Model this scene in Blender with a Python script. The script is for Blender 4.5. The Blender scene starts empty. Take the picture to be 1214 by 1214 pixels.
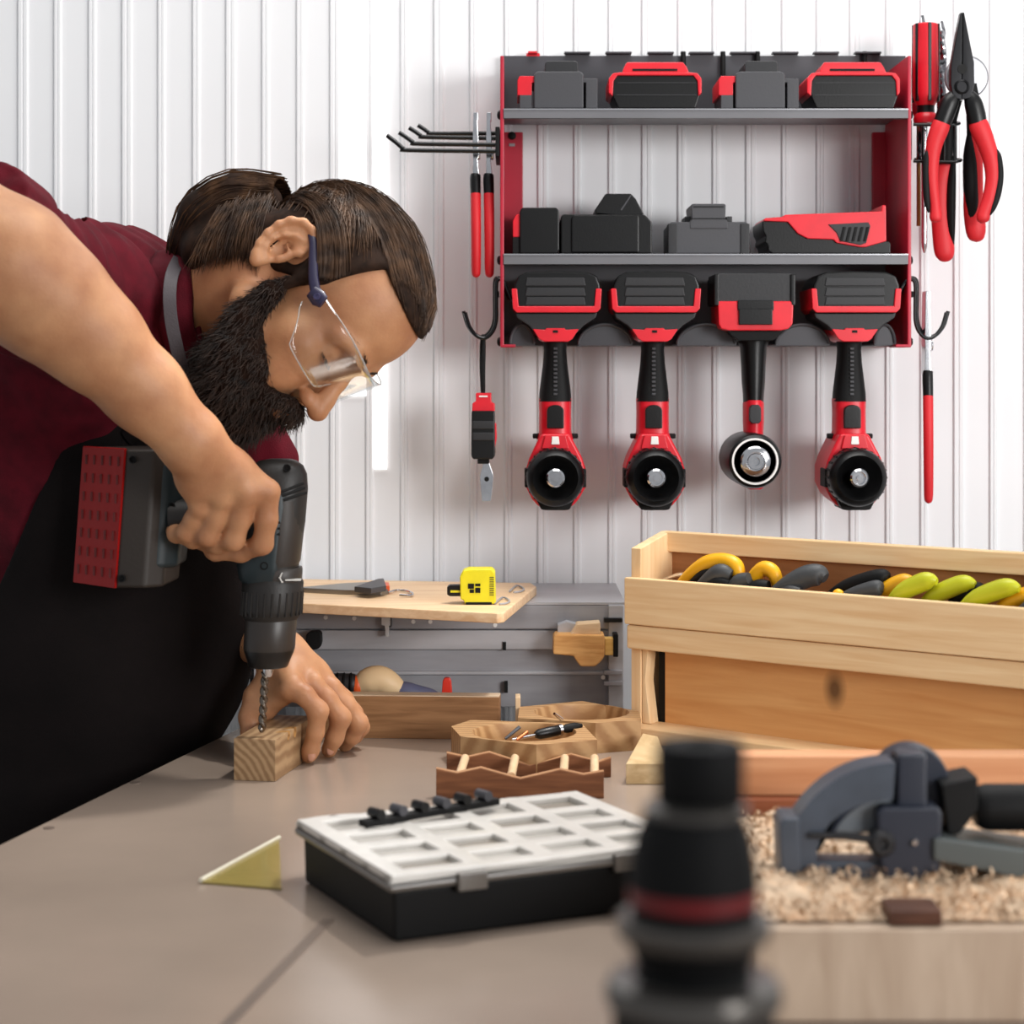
import bpy, bmesh, math, random
import numpy as np
from mathutils import Vector, Matrix

# ------------------------------------------------------------------ camera, world, lights
SC = bpy.context.scene
COL = SC.collection
FPX, HX, HY, CAMZ = 2400.0, 607.0, 435.0, 1.34      # focal length in pixels, optical centre, eye height

cam_d = bpy.data.cameras.new('camera')
cam_d.sensor_width = 36.0
cam_d.lens = 36.0 * FPX / 1214.0
cam_d.shift_y = -(607.0 - HY) / 1214.0
cam_d.clip_start = 0.05
cam_d.dof.use_dof = True
cam_d.dof.focus_distance = 2.38
cam_d.dof.aperture_fstop = 36.0 * FPX / 1214.0 / 1000.0 / 0.0115
cam = bpy.data.objects.new('camera', cam_d)
cam.location = (0, 0, CAMZ)
cam.rotation_euler = (math.pi / 2, 0, 0)
COL.objects.link(cam)
SC.camera = cam

world = bpy.data.worlds.new('world')
SC.world = world
world.use_nodes = True
bg = world.node_tree.nodes['Background']
bg.inputs[0].default_value = (0.93, 0.96, 1.0, 1)
bg.inputs[1].default_value = 0.42

SC.view_settings.view_transform = 'Standard'
SC.view_settings.look = 'None'
SC.view_settings.gamma = 1.0
SC.view_settings.use_curve_mapping = False
SC.view_settings.exposure = 0.0


def area_light(name, loc, target, sx, sy, power, color=(1, 1, 1)):
    l = bpy.data.lights.new(name, 'AREA')
    l.shape = 'RECTANGLE'
    l.size, l.size_y, l.energy, l.color = sx, sy, power, color
    o = bpy.data.objects.new(name, l)
    o.location = loc
    d = Vector(target) - Vector(loc)
    o.rotation_euler = d.to_track_quat('-Z', 'Y').to_euler()
    COL.objects.link(o)
    return o


area_light('skylight', (0.35, 1.95, 3.1), (0.30, 2.45, 1.2), 1.6, 0.9, 33, (1.0, 0.98, 0.95))
area_light('side_daylight', (2.3, 1.3, 2.1), (0.2, 2.3, 1.3), 1.4, 1.4, 7, (1.0, 0.97, 0.93))
fl_ = area_light('front_fill', (2.2, -0.6, 1.75), (0.45, 2.7, 1.30), 1.4, 1.0, 16, (1.0, 0.99, 0.98))  # added fill that brightens the rack from out of view
fl_.data.spread = math.radians(75)


lamp = bpy.data.lights.new('glare_spot', 'SPOT')  # added, unseen spot that makes the table glare and rim light
lamp.energy, lamp.spot_size, lamp.spot_blend, lamp.shadow_soft_size, lamp.color = 100, math.radians(34), 0.6, 0.05, (1.0, 0.98, 0.94)
lamp_o = bpy.data.objects.new('glare_spot', lamp)
lamp_o.location = (0.55, 2.55, 2.75)
lamp_o.rotation_euler = (Vector((-0.12, 1.93, 0.9)) - lamp_o.location).to_track_quat('-Z', 'Y').to_euler()
COL.objects.link(lamp_o)

# ------------------------------------------------------------------ helpers


def W(px, py, d):
    """the point seen at pixel (px, py) at distance d from the eye"""
    return Vector(((px - HX) / FPX * d, d, CAMZ - (py - HY) / FPX * d))


def lin(c):
    return tuple(((v / 255.0) / 12.92 if v / 255.0 <= 0.04045 else ((v / 255.0 + 0.055) / 1.055) ** 2.4) for v in c) + (1.0,)


MATS = {}


def mat(name, rgb, rough=0.5, metal=0.0, spec=0.5, var=0.0, scale=20.0, bump=0.0, bscale=60.0, emit=0.0, alpha=1.0,
        trans=0.0, sss=0.0, coat=0.0, stretch=(1, 1, 1), rgb2=None):
    if name in MATS:
        return MATS[name]
    m = bpy.data.materials.new(name)
    m.use_nodes = True
    nt = m.node_tree
    b = nt.nodes['Principled BSDF']
    b.inputs['Base Color'].default_value = lin(rgb)
    b.inputs['Roughness'].default_value = rough
    b.inputs['Metallic'].default_value = metal
    b.inputs['Specular IOR Level'].default_value = spec
    b.inputs['Alpha'].default_value = alpha
    b.inputs['Transmission Weight'].default_value = trans
    b.inputs['Coat Weight'].default_value = coat
    if sss:
        b.inputs['Subsurface Weight'].default_value = sss
        b.inputs['Subsurface Radius'].default_value = (0.012, 0.005, 0.003)
        b.inputs['Subsurface Scale'].default_value = 0.5
    if emit:
        b.inputs['Emission Color'].default_value = lin(rgb)
        b.inputs['Emission Strength'].default_value = emit
    tc = nt.nodes.new('ShaderNodeTexCoord')
    mp = nt.nodes.new('ShaderNodeMapping')
    mp.inputs['Scale'].default_value = stretch
    nt.links.new(tc.outputs['Object'], mp.inputs['Vector'])
    if var > 0 or rgb2:
        nz = nt.nodes.new('ShaderNodeTexNoise')
        nz.inputs['Scale'].default_value = scale
        nz.inputs['Detail'].default_value = 5
        nt.links.new(mp.outputs[0], nz.inputs['Vector'])
        rp = nt.nodes.new('ShaderNodeValToRGB')
        a = tuple(max(0, v * (1 - var)) for v in rgb)
        c = rgb2 if rgb2 else tuple(min(255, v * (1 + var)) for v in rgb)
        rp.color_ramp.elements[0].position = 0.32
        rp.color_ramp.elements[1].position = 0.68
        rp.color_ramp.elements[0].color = lin(a)
        rp.color_ramp.elements[1].color = lin(c)
        nt.links.new(nz.outputs['Fac'], rp.inputs['Fac'])
        nt.links.new(rp.outputs['Color'], b.inputs['Base Color'])
    if bump > 0:
        n2 = nt.nodes.new('ShaderNodeTexNoise')
        n2.inputs['Scale'].default_value = bscale
        n2.inputs['Detail'].default_value = 4
        nt.links.new(mp.outputs[0], n2.inputs['Vector'])
        bp = nt.nodes.new('ShaderNodeBump')
        bp.inputs['Strength'].default_value = bump
        bp.inputs['Distance'].default_value = 0.002
        nt.links.new(n2.outputs['Fac'], bp.inputs['Height'])
        nt.links.new(bp.outputs[0], b.inputs['Normal'])
    MATS[name] = m
    return m


def wood(name, dark, light, scale=14.0, stretch=(1, 14, 14), rough=0.5, rings=None, distort=3.0, knots=()):
    """long grain along the axis with the small stretch number"""
    if name in MATS:
        return MATS[name]
    m = bpy.data.materials.new(name)
    m.use_nodes = True
    nt = m.node_tree
    b = nt.nodes['Principled BSDF']
    b.inputs['Roughness'].default_value = rough
    b.inputs['Specular IOR Level'].default_value = 0.35
    tc = nt.nodes.new('ShaderNodeTexCoord')
    mp = nt.nodes.new('ShaderNodeMapping')
    mp.inputs['Scale'].default_value = stretch
    nt.links.new(tc.outputs['Object'], mp.inputs['Vector'])
    nz = nt.nodes.new('ShaderNodeTexNoise')
    nz.inputs['Scale'].default_value = scale
    nz.inputs['Detail'].default_value = 7
    nz.inputs['Distortion'].default_value = 0.6
    nt.links.new(mp.outputs[0], nz.inputs['Vector'])
    fac = nz.outputs['Fac']
    if rings:
        wv = nt.nodes.new('ShaderNodeTexWave')
        wv.wave_type = 'RINGS'
        wv.rings_direction = rings[0]
        wv.inputs['Scale'].default_value = rings[1]
        wv.inputs['Distortion'].default_value = distort
        wv.inputs['Detail'].default_value = 2
        wv.inputs['Detail Scale'].default_value = 1.0
        m2 = nt.nodes.new('ShaderNodeMapping')
        m2.inputs['Location'].default_value = rings[2]
        nt.links.new(tc.outputs['Object'], m2.inputs['Vector'])
        nt.links.new(m2.outputs[0], wv.inputs['Vector'])
        mx = nt.nodes.new('ShaderNodeMix')
        mx.inputs['Factor'].default_value = 0.5
        nt.links.new(nz.outputs['Fac'], mx.inputs[2])
        nt.links.new(wv.outputs['Fac'], mx.inputs[3])
        fac = mx.outputs[0]
    rp = nt.nodes.new('ShaderNodeValToRGB')
    rp.color_ramp.elements[0].position = 0.3
    rp.color_ramp.elements[1].position = 0.7
    rp.color_ramp.elements[0].color = lin(dark)
    rp.color_ramp.elements[1].color = lin(light)
    nt.links.new(fac, rp.inputs['Fac'])
    out = rp.outputs['Color']
    for (kx, ky, kz, r) in knots:
        vm = nt.nodes.new('ShaderNodeVectorMath')
        vm.operation = 'DISTANCE'
        mk = nt.nodes.new('ShaderNodeMapping')
        mk.inputs['Scale'].default_value = (1.6, 1, 1)
        nt.links.new(tc.outputs['Object'], mk.inputs['Vector'])
        vm.inputs[1].default_value = (kx * 1.6, ky, kz)
        nt.links.new(mk.outputs[0], vm.inputs[0])
        mr = nt.nodes.new('ShaderNodeMapRange')
        mr.inputs['From Min'].default_value = r
        mr.inputs['From Max'].default_value = r * 0.25
        nt.links.new(vm.outputs['Value'], mr.inputs['Value'])
        mx = nt.nodes.new('ShaderNodeMix')
        mx.data_type = 'RGBA'
        nt.links.new(mr.outputs[0], mx.inputs['Factor'])
        nt.links.new(out, mx.inputs[6])
        mx.inputs[7].default_value = lin(tuple(v * 0.55 for v in dark))
        out = mx.outputs[2]
    nt.links.new(out, b.inputs['Base Color'])
    bp = nt.nodes.new('ShaderNodeBump')
    bp.inputs['Strength'].default_value = 0.12
    bp.inputs['Distance'].default_value = 0.001
    nt.links.new(fac, bp.inputs['Height'])
    nt.links.new(bp.outputs[0], b.inputs['Normal'])
    MATS[name] = m
    return m


def world_loc(o):
    v = Vector((0, 0, 0))
    while o is not None:
        v = v + o.location
        o = o.parent
    return v


class MB:
    """collects shapes in world space (or in the parent's own space) and links them as one mesh object"""

    def __init__(self):
        self.v, self.f = [], []

    def add(self, vs, fs):
        n = len(self.v)
        self.v += [tuple(p) for p in vs]
        self.f += [tuple(i + n for i in f) for f in fs]
        return self

    def box(self, lo, hi, M=None):
        (a, b, c), (d, e, g) = lo, hi
        vs = [Vector(p) for p in ((a, b, c), (d, b, c), (d, e, c), (a, e, c), (a, b, g), (d, b, g), (d, e, g), (a, e, g))]
        if M is not None:
            vs = [M @ p for p in vs]
        return self.add(vs, [(0, 3, 2, 1), (4, 5, 6, 7), (0, 1, 5, 4), (1, 2, 6, 5), (2, 3, 7, 6), (3, 0, 4, 7)])

    def loft(self, rings, cap=True):
        n = len(rings[0])
        vs = [p for r in rings for p in r]
        fs = []
        for i in range(len(rings) - 1):
            for j in range(n):
                k = (j + 1) % n
                fs.append((i * n + j, i * n + k, (i + 1) * n + k, (i + 1) * n + j))
        if cap:
            fs.append(tuple(range(n))[::-1])
            fs.append(tuple((len(rings) - 1) * n + j for j in range(n)))
        return self.add(vs, fs)

    def prism(self, poly, d0, d1, s1=1.0):
        """polygon in photo pixels at distance d0, carried straight back to d1 (the far end scaled by s1 about its middle)"""
        a = [W(x, y, d0) for x, y in poly]
        c = sum(a, Vector()) / len(a)
        b = [Vector((c.x + (p.x - c.x) * s1, d1, c.z + (p.z - c.z) * s1)) for p in a]
        return self.loft([a, b])

    def slab(self, poly, z0, z1):
        """polygon in the ground plane raised from z0 to z1"""
        return self.loft([[Vector((x, y, z0)) for x, y in poly], [Vector((x, y, z1)) for x, y in poly]])

    def pxbox(self, x0, y0, x1, y1, d0, d1):
        return self.prism([(x0, y0), (x1, y0), (x1, y1), (x0, y1)], d0, d1)

    def tube(self, pts, rad, n=12, flat=None, cap=True):
        pts = [Vector(p) for p in pts]
        if not isinstance(rad, (list, tuple)):
            rad = [rad] * len(pts)
        rings = []
        up = None
        for i, p in enumerate(pts):
            t = (pts[min(i + 1, len(pts) - 1)] - pts[max(i - 1, 0)]).normalized()
            if up is None:
                up = Vector((0, -1, 0)) if abs(t.y) < 0.9 else Vector((1, 0, 0))
            sd = t.cross(up).normalized()
            up = sd.cross(t).normalized()
            ru = rad[i] * (flat if flat else 1.0)
            rings.append([p + sd * (rad[i] * math.cos(2 * math.pi * k / n)) + up * (ru * math.sin(2 * math.pi * k / n)) for k in range(n)])
        return self.loft(rings, cap)

    def cyl(self, a, b, r, n=24, r2=None):
        return self.tube([a, b], [r, r if r2 is None else r2], n)

    def lathe(self, prof, loc, axis=(0, 0, 1), n=40, closed=False):
        """profile of (radius, height) pairs turned about axis through loc"""
        ax = Vector(axis).normalized()
        s = ax.orthogonal().normalized()
        t = ax.cross(s)
        loc = Vector(loc)
        rings = [[loc + ax * h + (s * math.cos(2 * math.pi * k / n) + t * math.sin(2 * math.pi * k / n)) * max(r, 1e-5) for k in range(n)] for r, h in prof]
        if closed:
            rings.append(rings[0])
            return self.loft(rings, False)
        return self.loft(rings, True)

    def ball(self, c, r, n=16, M=None):
        r = (r, r, r) if not isinstance(r, (tuple, list)) else r
        c = Vector(c)
        rings = []
        for i in range(n // 2 + 1):
            th = math.pi * i / (n // 2)
            ring = []
            for k in range(n):
                ph = 2 * math.pi * k / n
                s = max(math.sin(th), 1e-4)
                p = Vector((r[0] * s * math.cos(ph), r[1] * s * math.sin(ph), r[2] * math.cos(th)))
                ring.append(c + (M @ p if M is not None else p))
            rings.append(ring)
        return self.loft(rings, True)

    def build(self, name, m, parent=None, bevel=0.0, seg=2, local=False, sharp=35, origin=None):
        off = Vector((0, 0, 0))
        loc = Vector((0, 0, 0))
        if parent is not None and not local:
            off = world_loc(parent)
        elif parent is None and not local:
            if origin is None:
                xs = [p[0] for p in self.v]; ys = [p[1] for p in self.v]; zs = [p[2] for p in self.v]
                origin = ((min(xs) + max(xs)) / 2, (min(ys) + max(ys)) / 2, min(zs))
            off = loc = Vector(origin)
        me = bpy.data.meshes.new(name)
        me.from_pydata([(p[0] - off.x, p[1] - off.y, p[2] - off.z) for p in self.v], [], self.f)
        bm = bmesh.new()
        bm.from_mesh(me)
        bmesh.ops.remove_doubles(bm, verts=bm.verts, dist=1e-6)
        bmesh.ops.recalc_face_normals(bm, faces=bm.faces)
        if bevel > 0:
            ed = [e for e in bm.edges if len(e.link_faces) == 2 and e.calc_face_angle(0) > math.radians(30)]
            bmesh.ops.bevel(bm, geom=ed, offset=bevel, segments=seg, profile=0.5, affect='EDGES', clamp_overlap=True)
        bm.to_mesh(me)
        bm.free()
        me.shade_smooth()
        me.set_sharp_from_angle(angle=math.radians(sharp))
        me.materials.append(m)
        o = bpy.data.objects.new(name, me)
        COL.objects.link(o)
        if bevel > 0:
            wn = o.modifiers.new('weighted_normal', 'WEIGHTED_NORMAL')
            wn.keep_sharp = True
            wn.weight = 90
        o.location = loc
        if parent is not None:
            o.parent = parent
        return o


def tag(o, label=None, cat=None, group=None, kind=None):
    if label: o['label'] = label
    if cat: o['category'] = cat
    if group: o['group'] = group
    if kind: o['kind'] = kind
    return o


def thing(name, loc, label, cat, group=None, rz=0.0):
    o = bpy.data.objects.new(name, None)
    o.empty_display_size = 0.05
    COL.objects.link(o)
    o.location = loc
    o.rotation_euler = (0, 0, rz)
    return tag(o, label, cat, group)


def dup(root, shift, label, group=None):
    r = root.copy()
    COL.objects.link(r)
    r.location = root.location + Vector(shift)
    r['label'] = label
    if group: r['group'] = group
    for ch in list(root.children):
        c = ch.copy()
        COL.objects.link(c)
        c.parent = r
        for g in list(ch.children):
            e = g.copy()
            COL.objects.link(e)
            e.parent = c
    return r


def arc(cx, cy, rx, ry, a0, a1, n=12):
    return [(cx + rx * math.cos(math.radians(a0 + (a1 - a0) * i / n)), cy - ry * math.sin(math.radians(a0 + (a1 - a0) * i / n))) for i in range(n + 1)]


def smooth_path(pts, sub=6):
    """Catmull-Rom through tuples of any length"""
    out = []
    n = len(pts)
    for i in range(n - 1):
        p0, p1, p2, p3 = (np.array(pts[max(i - 1, 0)], float), np.array(pts[i], float), np.array(pts[i + 1], float), np.array(pts[min(i + 2, n - 1)], float))
        for k in range(sub):
            t = k / sub
            out.append(0.5 * ((2 * p1) + (-p0 + p2) * t + (2 * p0 - 5 * p1 + 4 * p2 - p3) * t * t + (-p0 + 3 * p1 - 3 * p2 + p3) * t ** 3))
    out.append(np.array(pts[-1], float))
    return out


# ------------------------------------------------------------------ materials
RED = mat('red_plastic', (214, 22, 40), 0.38, var=0.04, scale=30)
REDM = mat('red_painted_steel', (176, 24, 50), 0.42, var=0.05, scale=12)
REDG = mat('red_rubber_grip', (208, 26, 36), 0.55, bump=0.1, bscale=300)
BLK = mat('black_plastic', (9, 9, 10), 0.36, spec=0.35, bump=0.06, bscale=400)
BLKM = mat('matt_black_rubber', (8, 8, 9), 0.6, spec=0.25, bump=0.15, bscale=500)
BLKW = mat('black_steel_wire', (14, 14, 15), 0.25, 0.3)
GRYP = mat('dark_grey_plastic', (62, 62, 66), 0.5, bump=0.08, bscale=300)
GRYD = mat('charcoal_plastic', (30, 30, 33), 0.5, bump=0.08, bscale=300)
STEEL = mat('dark_grey_steel', (66, 66, 71), 0.45, 0.1, var=0.05, scale=8)
STEELL = mat('shelf_steel', (108, 108, 112), 0.4, 0.1, var=0.04, scale=8)
CHROME = mat('polished_chrome', (215, 215, 218), 0.16, 1.0, var=0.05, scale=60)
WHITE = mat('white_plastic', (235, 233, 230), 0.4)
# ------------------------------------------------------------------ the setting
TABLE_Z = 0.90
wall_m = mat('white_painted_sheet', (232, 233, 235), 0.38, var=0.01, scale=3, spec=0.4)
WALL_Y = 2.77


def corrugated():
    """white sheet wall: flat pans and narrow raised ribs, drawn as one folded sheet"""
    b = MB()
    pitch, w, s, h = 0.04738, 0.0090, 0.0022, 0.0040
    x0 = (438 - HX) / FPX * WALL_Y - 40 * pitch
    prof = []
    for k in range(95):
        c = x0 + k * pitch
        hw = w / 2 * (1.25 if k % 3 == 0 else 0.85)
        prof += [(c - hw - s, 0), (c - hw, h), (c - hw * 0.25, h), (c, h - 0.0012), (c + hw * 0.25, h), (c + hw, h), (c + hw + s, 0)]
    rows = [[Vector((x, WALL_Y - d, z)) for x, d in prof] for z in (0.0, 3.3)]
    n = len(prof)
    vs = rows[0] + rows[1] + [Vector((prof[0][0], WALL_Y + 0.03, 0)), Vector((prof[-1][0], WALL_Y + 0.03, 0)), Vector((prof[0][0], WALL_Y + 0.03, 3.3)), Vector((prof[-1][0], WALL_Y + 0.03, 3.3))]
    fs = [(i, i + 1, n + i + 1, n + i) for i in range(n - 1)]
    a, bb, c, d = 2 * n, 2 * n + 1, 2 * n + 2, 2 * n + 3
    fs += [(a, bb, d, c), (0, n, c, a), (n - 1, bb, d, 2 * n - 1)]
    b.add(vs, fs)
    return b


tag(corrugated().build('wall_back', wall_m, sharp=12), kind='structure')
fb = MB().box((-2.4, -2.0, -0.1), (2.6, 2.80, 0.0))
tag(fb.build('floor', mat('grey_concrete', (120, 116, 112), 0.7, var=0.1, scale=4, bump=0.1)), kind='structure')

# added glowing strips standing in for a bright band of light on the wall
band_glow = mat('bright_band_glow', (255, 255, 255), 0.5, emit=0.95)
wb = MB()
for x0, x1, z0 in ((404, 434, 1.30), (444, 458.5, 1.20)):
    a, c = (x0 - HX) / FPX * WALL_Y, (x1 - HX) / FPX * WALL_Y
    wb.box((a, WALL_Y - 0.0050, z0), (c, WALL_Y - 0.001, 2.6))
tag(wb.build('wall_glow_band', band_glow, bevel=0.0006), kind='structure')

# ------------------------------------------------------------------ work table
LX = lambda y: -0.473 + 0.2302 * (y - 1.869)
tbl_m = mat('worn_beige_laminate', (150, 134, 121), 0.24, var=0.06, scale=3.0, bump=0.04, bscale=40, spec=0.5)
table = thing('work_table', (0.2, 1.5, 0), 'large beige laminate work table in the foreground with a straight left edge', 'table')
tb = MB().slab([(LX(0.35), 0.35), (1.15, 0.35), (1.15, 2.49), (LX(2.49), 2.49)], TABLE_Z - 0.032, TABLE_Z)
tb.build('tabletop', tbl_m, table, bevel=0.004)
for x, y in ((-0.52, 0.6), (1.05, 0.6), (-0.22, 2.36), (1.05, 2.36)):
    MB().box((x - 0.035, y - 0.035, 0), (x + 0.035, y + 0.035, TABLE_Z - 0.032)).build('leg', mat('table_leg_steel', (58, 56, 55), 0.5, 0.4), table, bevel=0.003)
sm = mat('dark_seam', (104, 90, 80), 0.5)
p, q = Vector((-0.1458, 1.612, 0)), Vector((-0.19, 1.3556, 0))
dr = (q - p).normalized(); nr = Vector((-dr.y, dr.x, 0)) * 0.0045
q2 = q + dr * 0.95
MB().slab([((p + nr).x, (p + nr).y), ((q2 + nr).x, (q2 + nr).y), ((q2 - nr).x, (q2 - nr).y), ((p - nr).x, (p - nr).y)], TABLE_Z - 0.002, TABLE_Z + 0.0006).build('seam', sm, table)
for px, py in ((160, 928), (58, 982)):
    d = (CAMZ - TABLE_Z) * FPX / (py - HY)
    c = W(px, py, d)
    MB().cyl(c - Vector((0, 0, 0.003)), c + Vector((0, 0, 0.0007)), 0.0055, 20).build('screw_hole', sm, table)


def on_table(px, py, z=TABLE_Z):
    """point of the table plane (or another level) seen at a pixel"""
    d = (CAMZ - z) * FPX / (py - HY)
    v = W(px, py, d)
    return (v.x, v.y)
# ------------------------------------------------------------------ the wall rack
RF, RB = 2.60, 2.752
RIB = WALL_Y - 0.0040
rack = thing('tool_rack', W(836, 410, RB), 'red and grey steel power tool rack with two shelves on the white ribbed wall', 'tool rack')
for side, x0, x1 in ((-1, 593, 597.5), (1, 1076, 1080.5)):
    xa, xb = (x0 - HX) / FPX * RF, (x1 - HX) / FPX * RF
    z0, z1 = CAMZ - (410 - HY) / FPX * RF, CAMZ - (66 - HY) / FPX * RF
    m = MB().box((xa, RF, z0), (xb, RB + 0.006, z1))
    fl = 0.030 if side < 0 else 0.022
    m.box((xa, RB + 0.004, z0), (xa + fl, RIB, z1 - 0.08) if side < 0 else (xb, RIB, z1 - 0.08)) if side < 0 else m.box((xb - fl, RB + 0.004, z0), (xb, RIB, z1 - 0.08))
    # turned-in foot at the bottom corner
    m.box((min(xa, xb), RF, z0 - 0.002), (xa + 0.020, RF + 0.05, z0 + 0.002)) if side < 0 else m.box((xb - 0.020, RF, z0 - 0.002), (xb, RF + 0.05, z0 + 0.002))
    m.build('side_panel', REDM, rack, bevel=0.0012)
    kx = 607 if side < 0 else 1063.5
    k = MB().lathe([(0.0055, 0), (0.0055, 0.002), (0.003, 0.0035)], W(kx, 161, RB + 0.004), (0, -1, 0), 20)
    ko = k.build('screw', BLKM, rack)
    MB().pxbox(kx - 3.5, 170, kx + 3.5, 173.5, RB + 0.002, RB + 0.005).build('screw_slot', mat('pale_slot', (150, 145, 148), 0.5), ko, bevel=0.0004)
    for by in (135, 308, 405):
        s = W(x0 if side < 0 else x1, by, RF + 0.006)
        s = Vector((xa if side < 0 else xb, RF + 0.012, CAMZ - (by - HY) / FPX * RF))
        MB().lathe([(0.006, 0), (0.006, 0.0015), (0.0042, 0.0035), (0.001, 0.0042)], s, (side, 0, 0), 16).build('bolt', BLKM, rack)
for nm, y0, y1 in (('top_shelf', 129.5, 140.5), ('middle_shelf', 301.5, 313.5)):
    xa, xb = (597 - HX) / FPX * RF, (1076.5 - HX) / FPX * RF
    zt, zb = CAMZ - (y0 - HY) / FPX * RF, CAMZ - (y1 - HY) / FPX * RF
    m = MB().box((xa, RF - 0.002, zb), (xb, RF, zt)).box((xa, RF, zt - 0.002), (xb, RB, zt)).box((xa, RF, zb), (xb, RF + 0.012, zb + 0.0015))
    o = m.build(nm, STEELL, rack, bevel=0.0006)
    MB().box((xa, RF - 0.003, zt - 0.0012), (xb, RF + 0.002, zt + 0.0005)).build('shelf_edge', mat('lip_highlight', (190, 190, 194), 0.25, 0.8), o)  # highlight along the shelf lip, painted as a pale strip
# back plates
up = MB()
up.prism([(595.5, 66), (1074, 66), (1074, 146), (595.5, 146)], RB, RB + 0.003)
up.build('upper_back_plate', STEEL, rack, bevel=0.0008)
lo = MB().prism([(596, 306), (1057, 306), (1057, 411), (596, 411)], RB, RB + 0.003)
lo.build('lower_back_plate', mat('light_grey_plate', (140, 140, 145), 0.45), rack, bevel=0.0008)
TOPZ = CAMZ - (66 - HY) / FPX * RB
for a, b in ((669, 700), (718, 749), (768, 799), (817, 847), (866, 896), (916, 947), (965, 995), (1014, 1045)):
    MB().pxbox(a, 61, b, 63.2, RB - 0.012, RB + 0.003).pxbox(a + 1, 63, b - 1, 67, RB, RB + 0.003).build('slot_tab', STEEL, rack, bevel=0.0004)
MB().pxbox(626, 60.5, 637, 63, RB - 0.01, RB + 0.003).pxbox(624, 63, 640, 67, RB, RB + 0.003).build('release_tab', RED, rack, bevel=0.0004)
for x, y1 in ((810, 82), (857, 92), (898, 74), (1025, 74)):
    p = W(x, 61, RB - 0.006); q = W(x, y1, RB - 0.006)
    MB().cyl(p, q, 0.0036, 12).build('hook_peg', BLKM, rack, bevel=0.0006)
# tool bracket along the bottom: fingers with rolled lips, slots between them
br = MB()
br.prism([(597, 398), (1057, 398), (1057, 410), (597, 410)], RB - 0.028, RB + 0.001)
bo = br.build('tool_bracket', STEEL, rack, bevel=0.001)
FING = [(604, 634, 0), (685, 750, 1), (802, 873, 1), (919, 984, 1), (1036, 1062, 0)]
for a, b, full in FING:
    m = MB()
    c, rx = (a + b) / 2, (b - a) / 2
    pl = arc(c, 410, rx, 25, 0, 180, 20)
    m.prism(pl, RF + 0.022, RF + 0.025)
    zf = CAMZ - (408 - HY) / FPX * (RF + 0.022)
    m.box(((a + 2 - HX) / FPX * 2.62, RF + 0.024, zf - 0.002), ((b - 2 - HX) / FPX * 2.62, RB - 0.02, zf + 0.001))
    fo = m.build('tool_finger', STEEL, rack, bevel=0.0008)
    MB().tube([W(x, y, RF + 0.021) for x, y in arc(c, 409, rx - 1, 24, 4, 176, 20)], 0.0021, 8).build('rolled_lip', GRYP, fo)

# ------------------------------------------------------------------ batteries and chargers on the shelves
SD0, SD1 = 2.612, 2.72


def charger(name, label, group):
    t = thing(name, W(661, 128.5, SD0), label, 'battery charger', group)
    m = MB().prism([(633, 88), (637, 84.5), (688, 84.5), (692, 88), (692, 128.5), (633, 128.5)], SD0, SD1, 0.98)
    m.build('charger_body', GRYP, t, bevel=0.002)
    MB().prism([(646, 75), (648, 72), (683, 72), (685.5, 75), (685.5, 86), (646, 86)], SD0 + 0.022, SD1 - 0.01).build('charger_dock', GRYD, t, bevel=0.0015)
    MB().prism([(613.5, 95), (616, 90), (633.8, 90), (633.8, 98), (630.5, 98), (630.5, 113), (613.5, 113)], SD0 + 0.004, SD1 - 0.02).build('red_latch', RED, t, bevel=0.001)
    MB().pxbox(616, 112.5, 630.5, 128.5, SD0 + 0.004, SD1 - 0.02).build('latch_base', GRYP, t, bevel=0.001)
    MB().prism([(691, 93), (708.5, 93), (708.5, 128.5), (694.5, 128.5), (694.5, 98), (691, 98)], SD0 + 0.004, SD1 - 0.02).build('side_lug', GRYP, t, bevel=0.001)
    return t


def battery(name, label, group):
    t = thing(name, W(777, 128.5, SD0), label, 'battery pack', group)
    b = MB().prism([(726, 93), (731, 89), (826, 89), (830.5, 93), (831, 110), (824.5, 128.5), (733, 128.5), (725, 110)], SD0, SD1 - 0.005, 0.97).build('battery_case', BLK, t, bevel=0.002)
    MB().prism([(732, 97.5), (825, 97.5), (825, 98.5), (732, 98.5)], SD0 - 0.0006, SD0 + 0.003).prism([(731, 112), (826, 112), (826, 113), (731, 113)], SD0 - 0.0006, SD0 + 0.003).build('case_ridge', GRYD, b)
    r = MB()
    r.prism([(721.5, 93), (727, 86.5), (736, 85.5), (818, 85.5), (827, 86.5), (832, 93), (832, 110), (828, 114), (827, 96), (822, 89.5), (732, 89.5), (727.5, 96), (726.5, 114), (721.5, 110)], SD0 - 0.003, SD1 - 0.03)
    r.build('red_rim', RED, t, bevel=0.0015)
    cvr = MB().prism([(743, 73.5), (810, 73.5), (814, 79), (817.5, 86.5), (737, 86.5), (740, 79)], SD0 + 0.012, SD1 - 0.015, 0.97).build('top_cover', RED, t, bevel=0.002)
    MB().pxbox(750, 81.5, 803, 84, SD0 + 0.0105, SD0 + 0.014).build('vent_slot', BLKM, cvr)
    return t


G1 = 'chargers on the top shelf'
G2 = 'red rimmed battery packs on the top shelf'
ch = charger('battery_charger', 'grey charger with a red latch, at the left end of the top shelf', G1)
dup(ch, (W(900, 0, SD0) - W(661, 0, SD0)), 'grey charger with a red latch, between the two red battery packs on the top shelf', G1)
ba = battery('battery_pack', 'black battery pack with red rim, between the two grey chargers on the top shelf', G2)
dup(ba, (W(1012, 0, SD0) - W(777, 0, SD0)), 'black battery pack with red rim, at the screwdriver end of the top shelf', G2)
YS = 300.6
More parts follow.
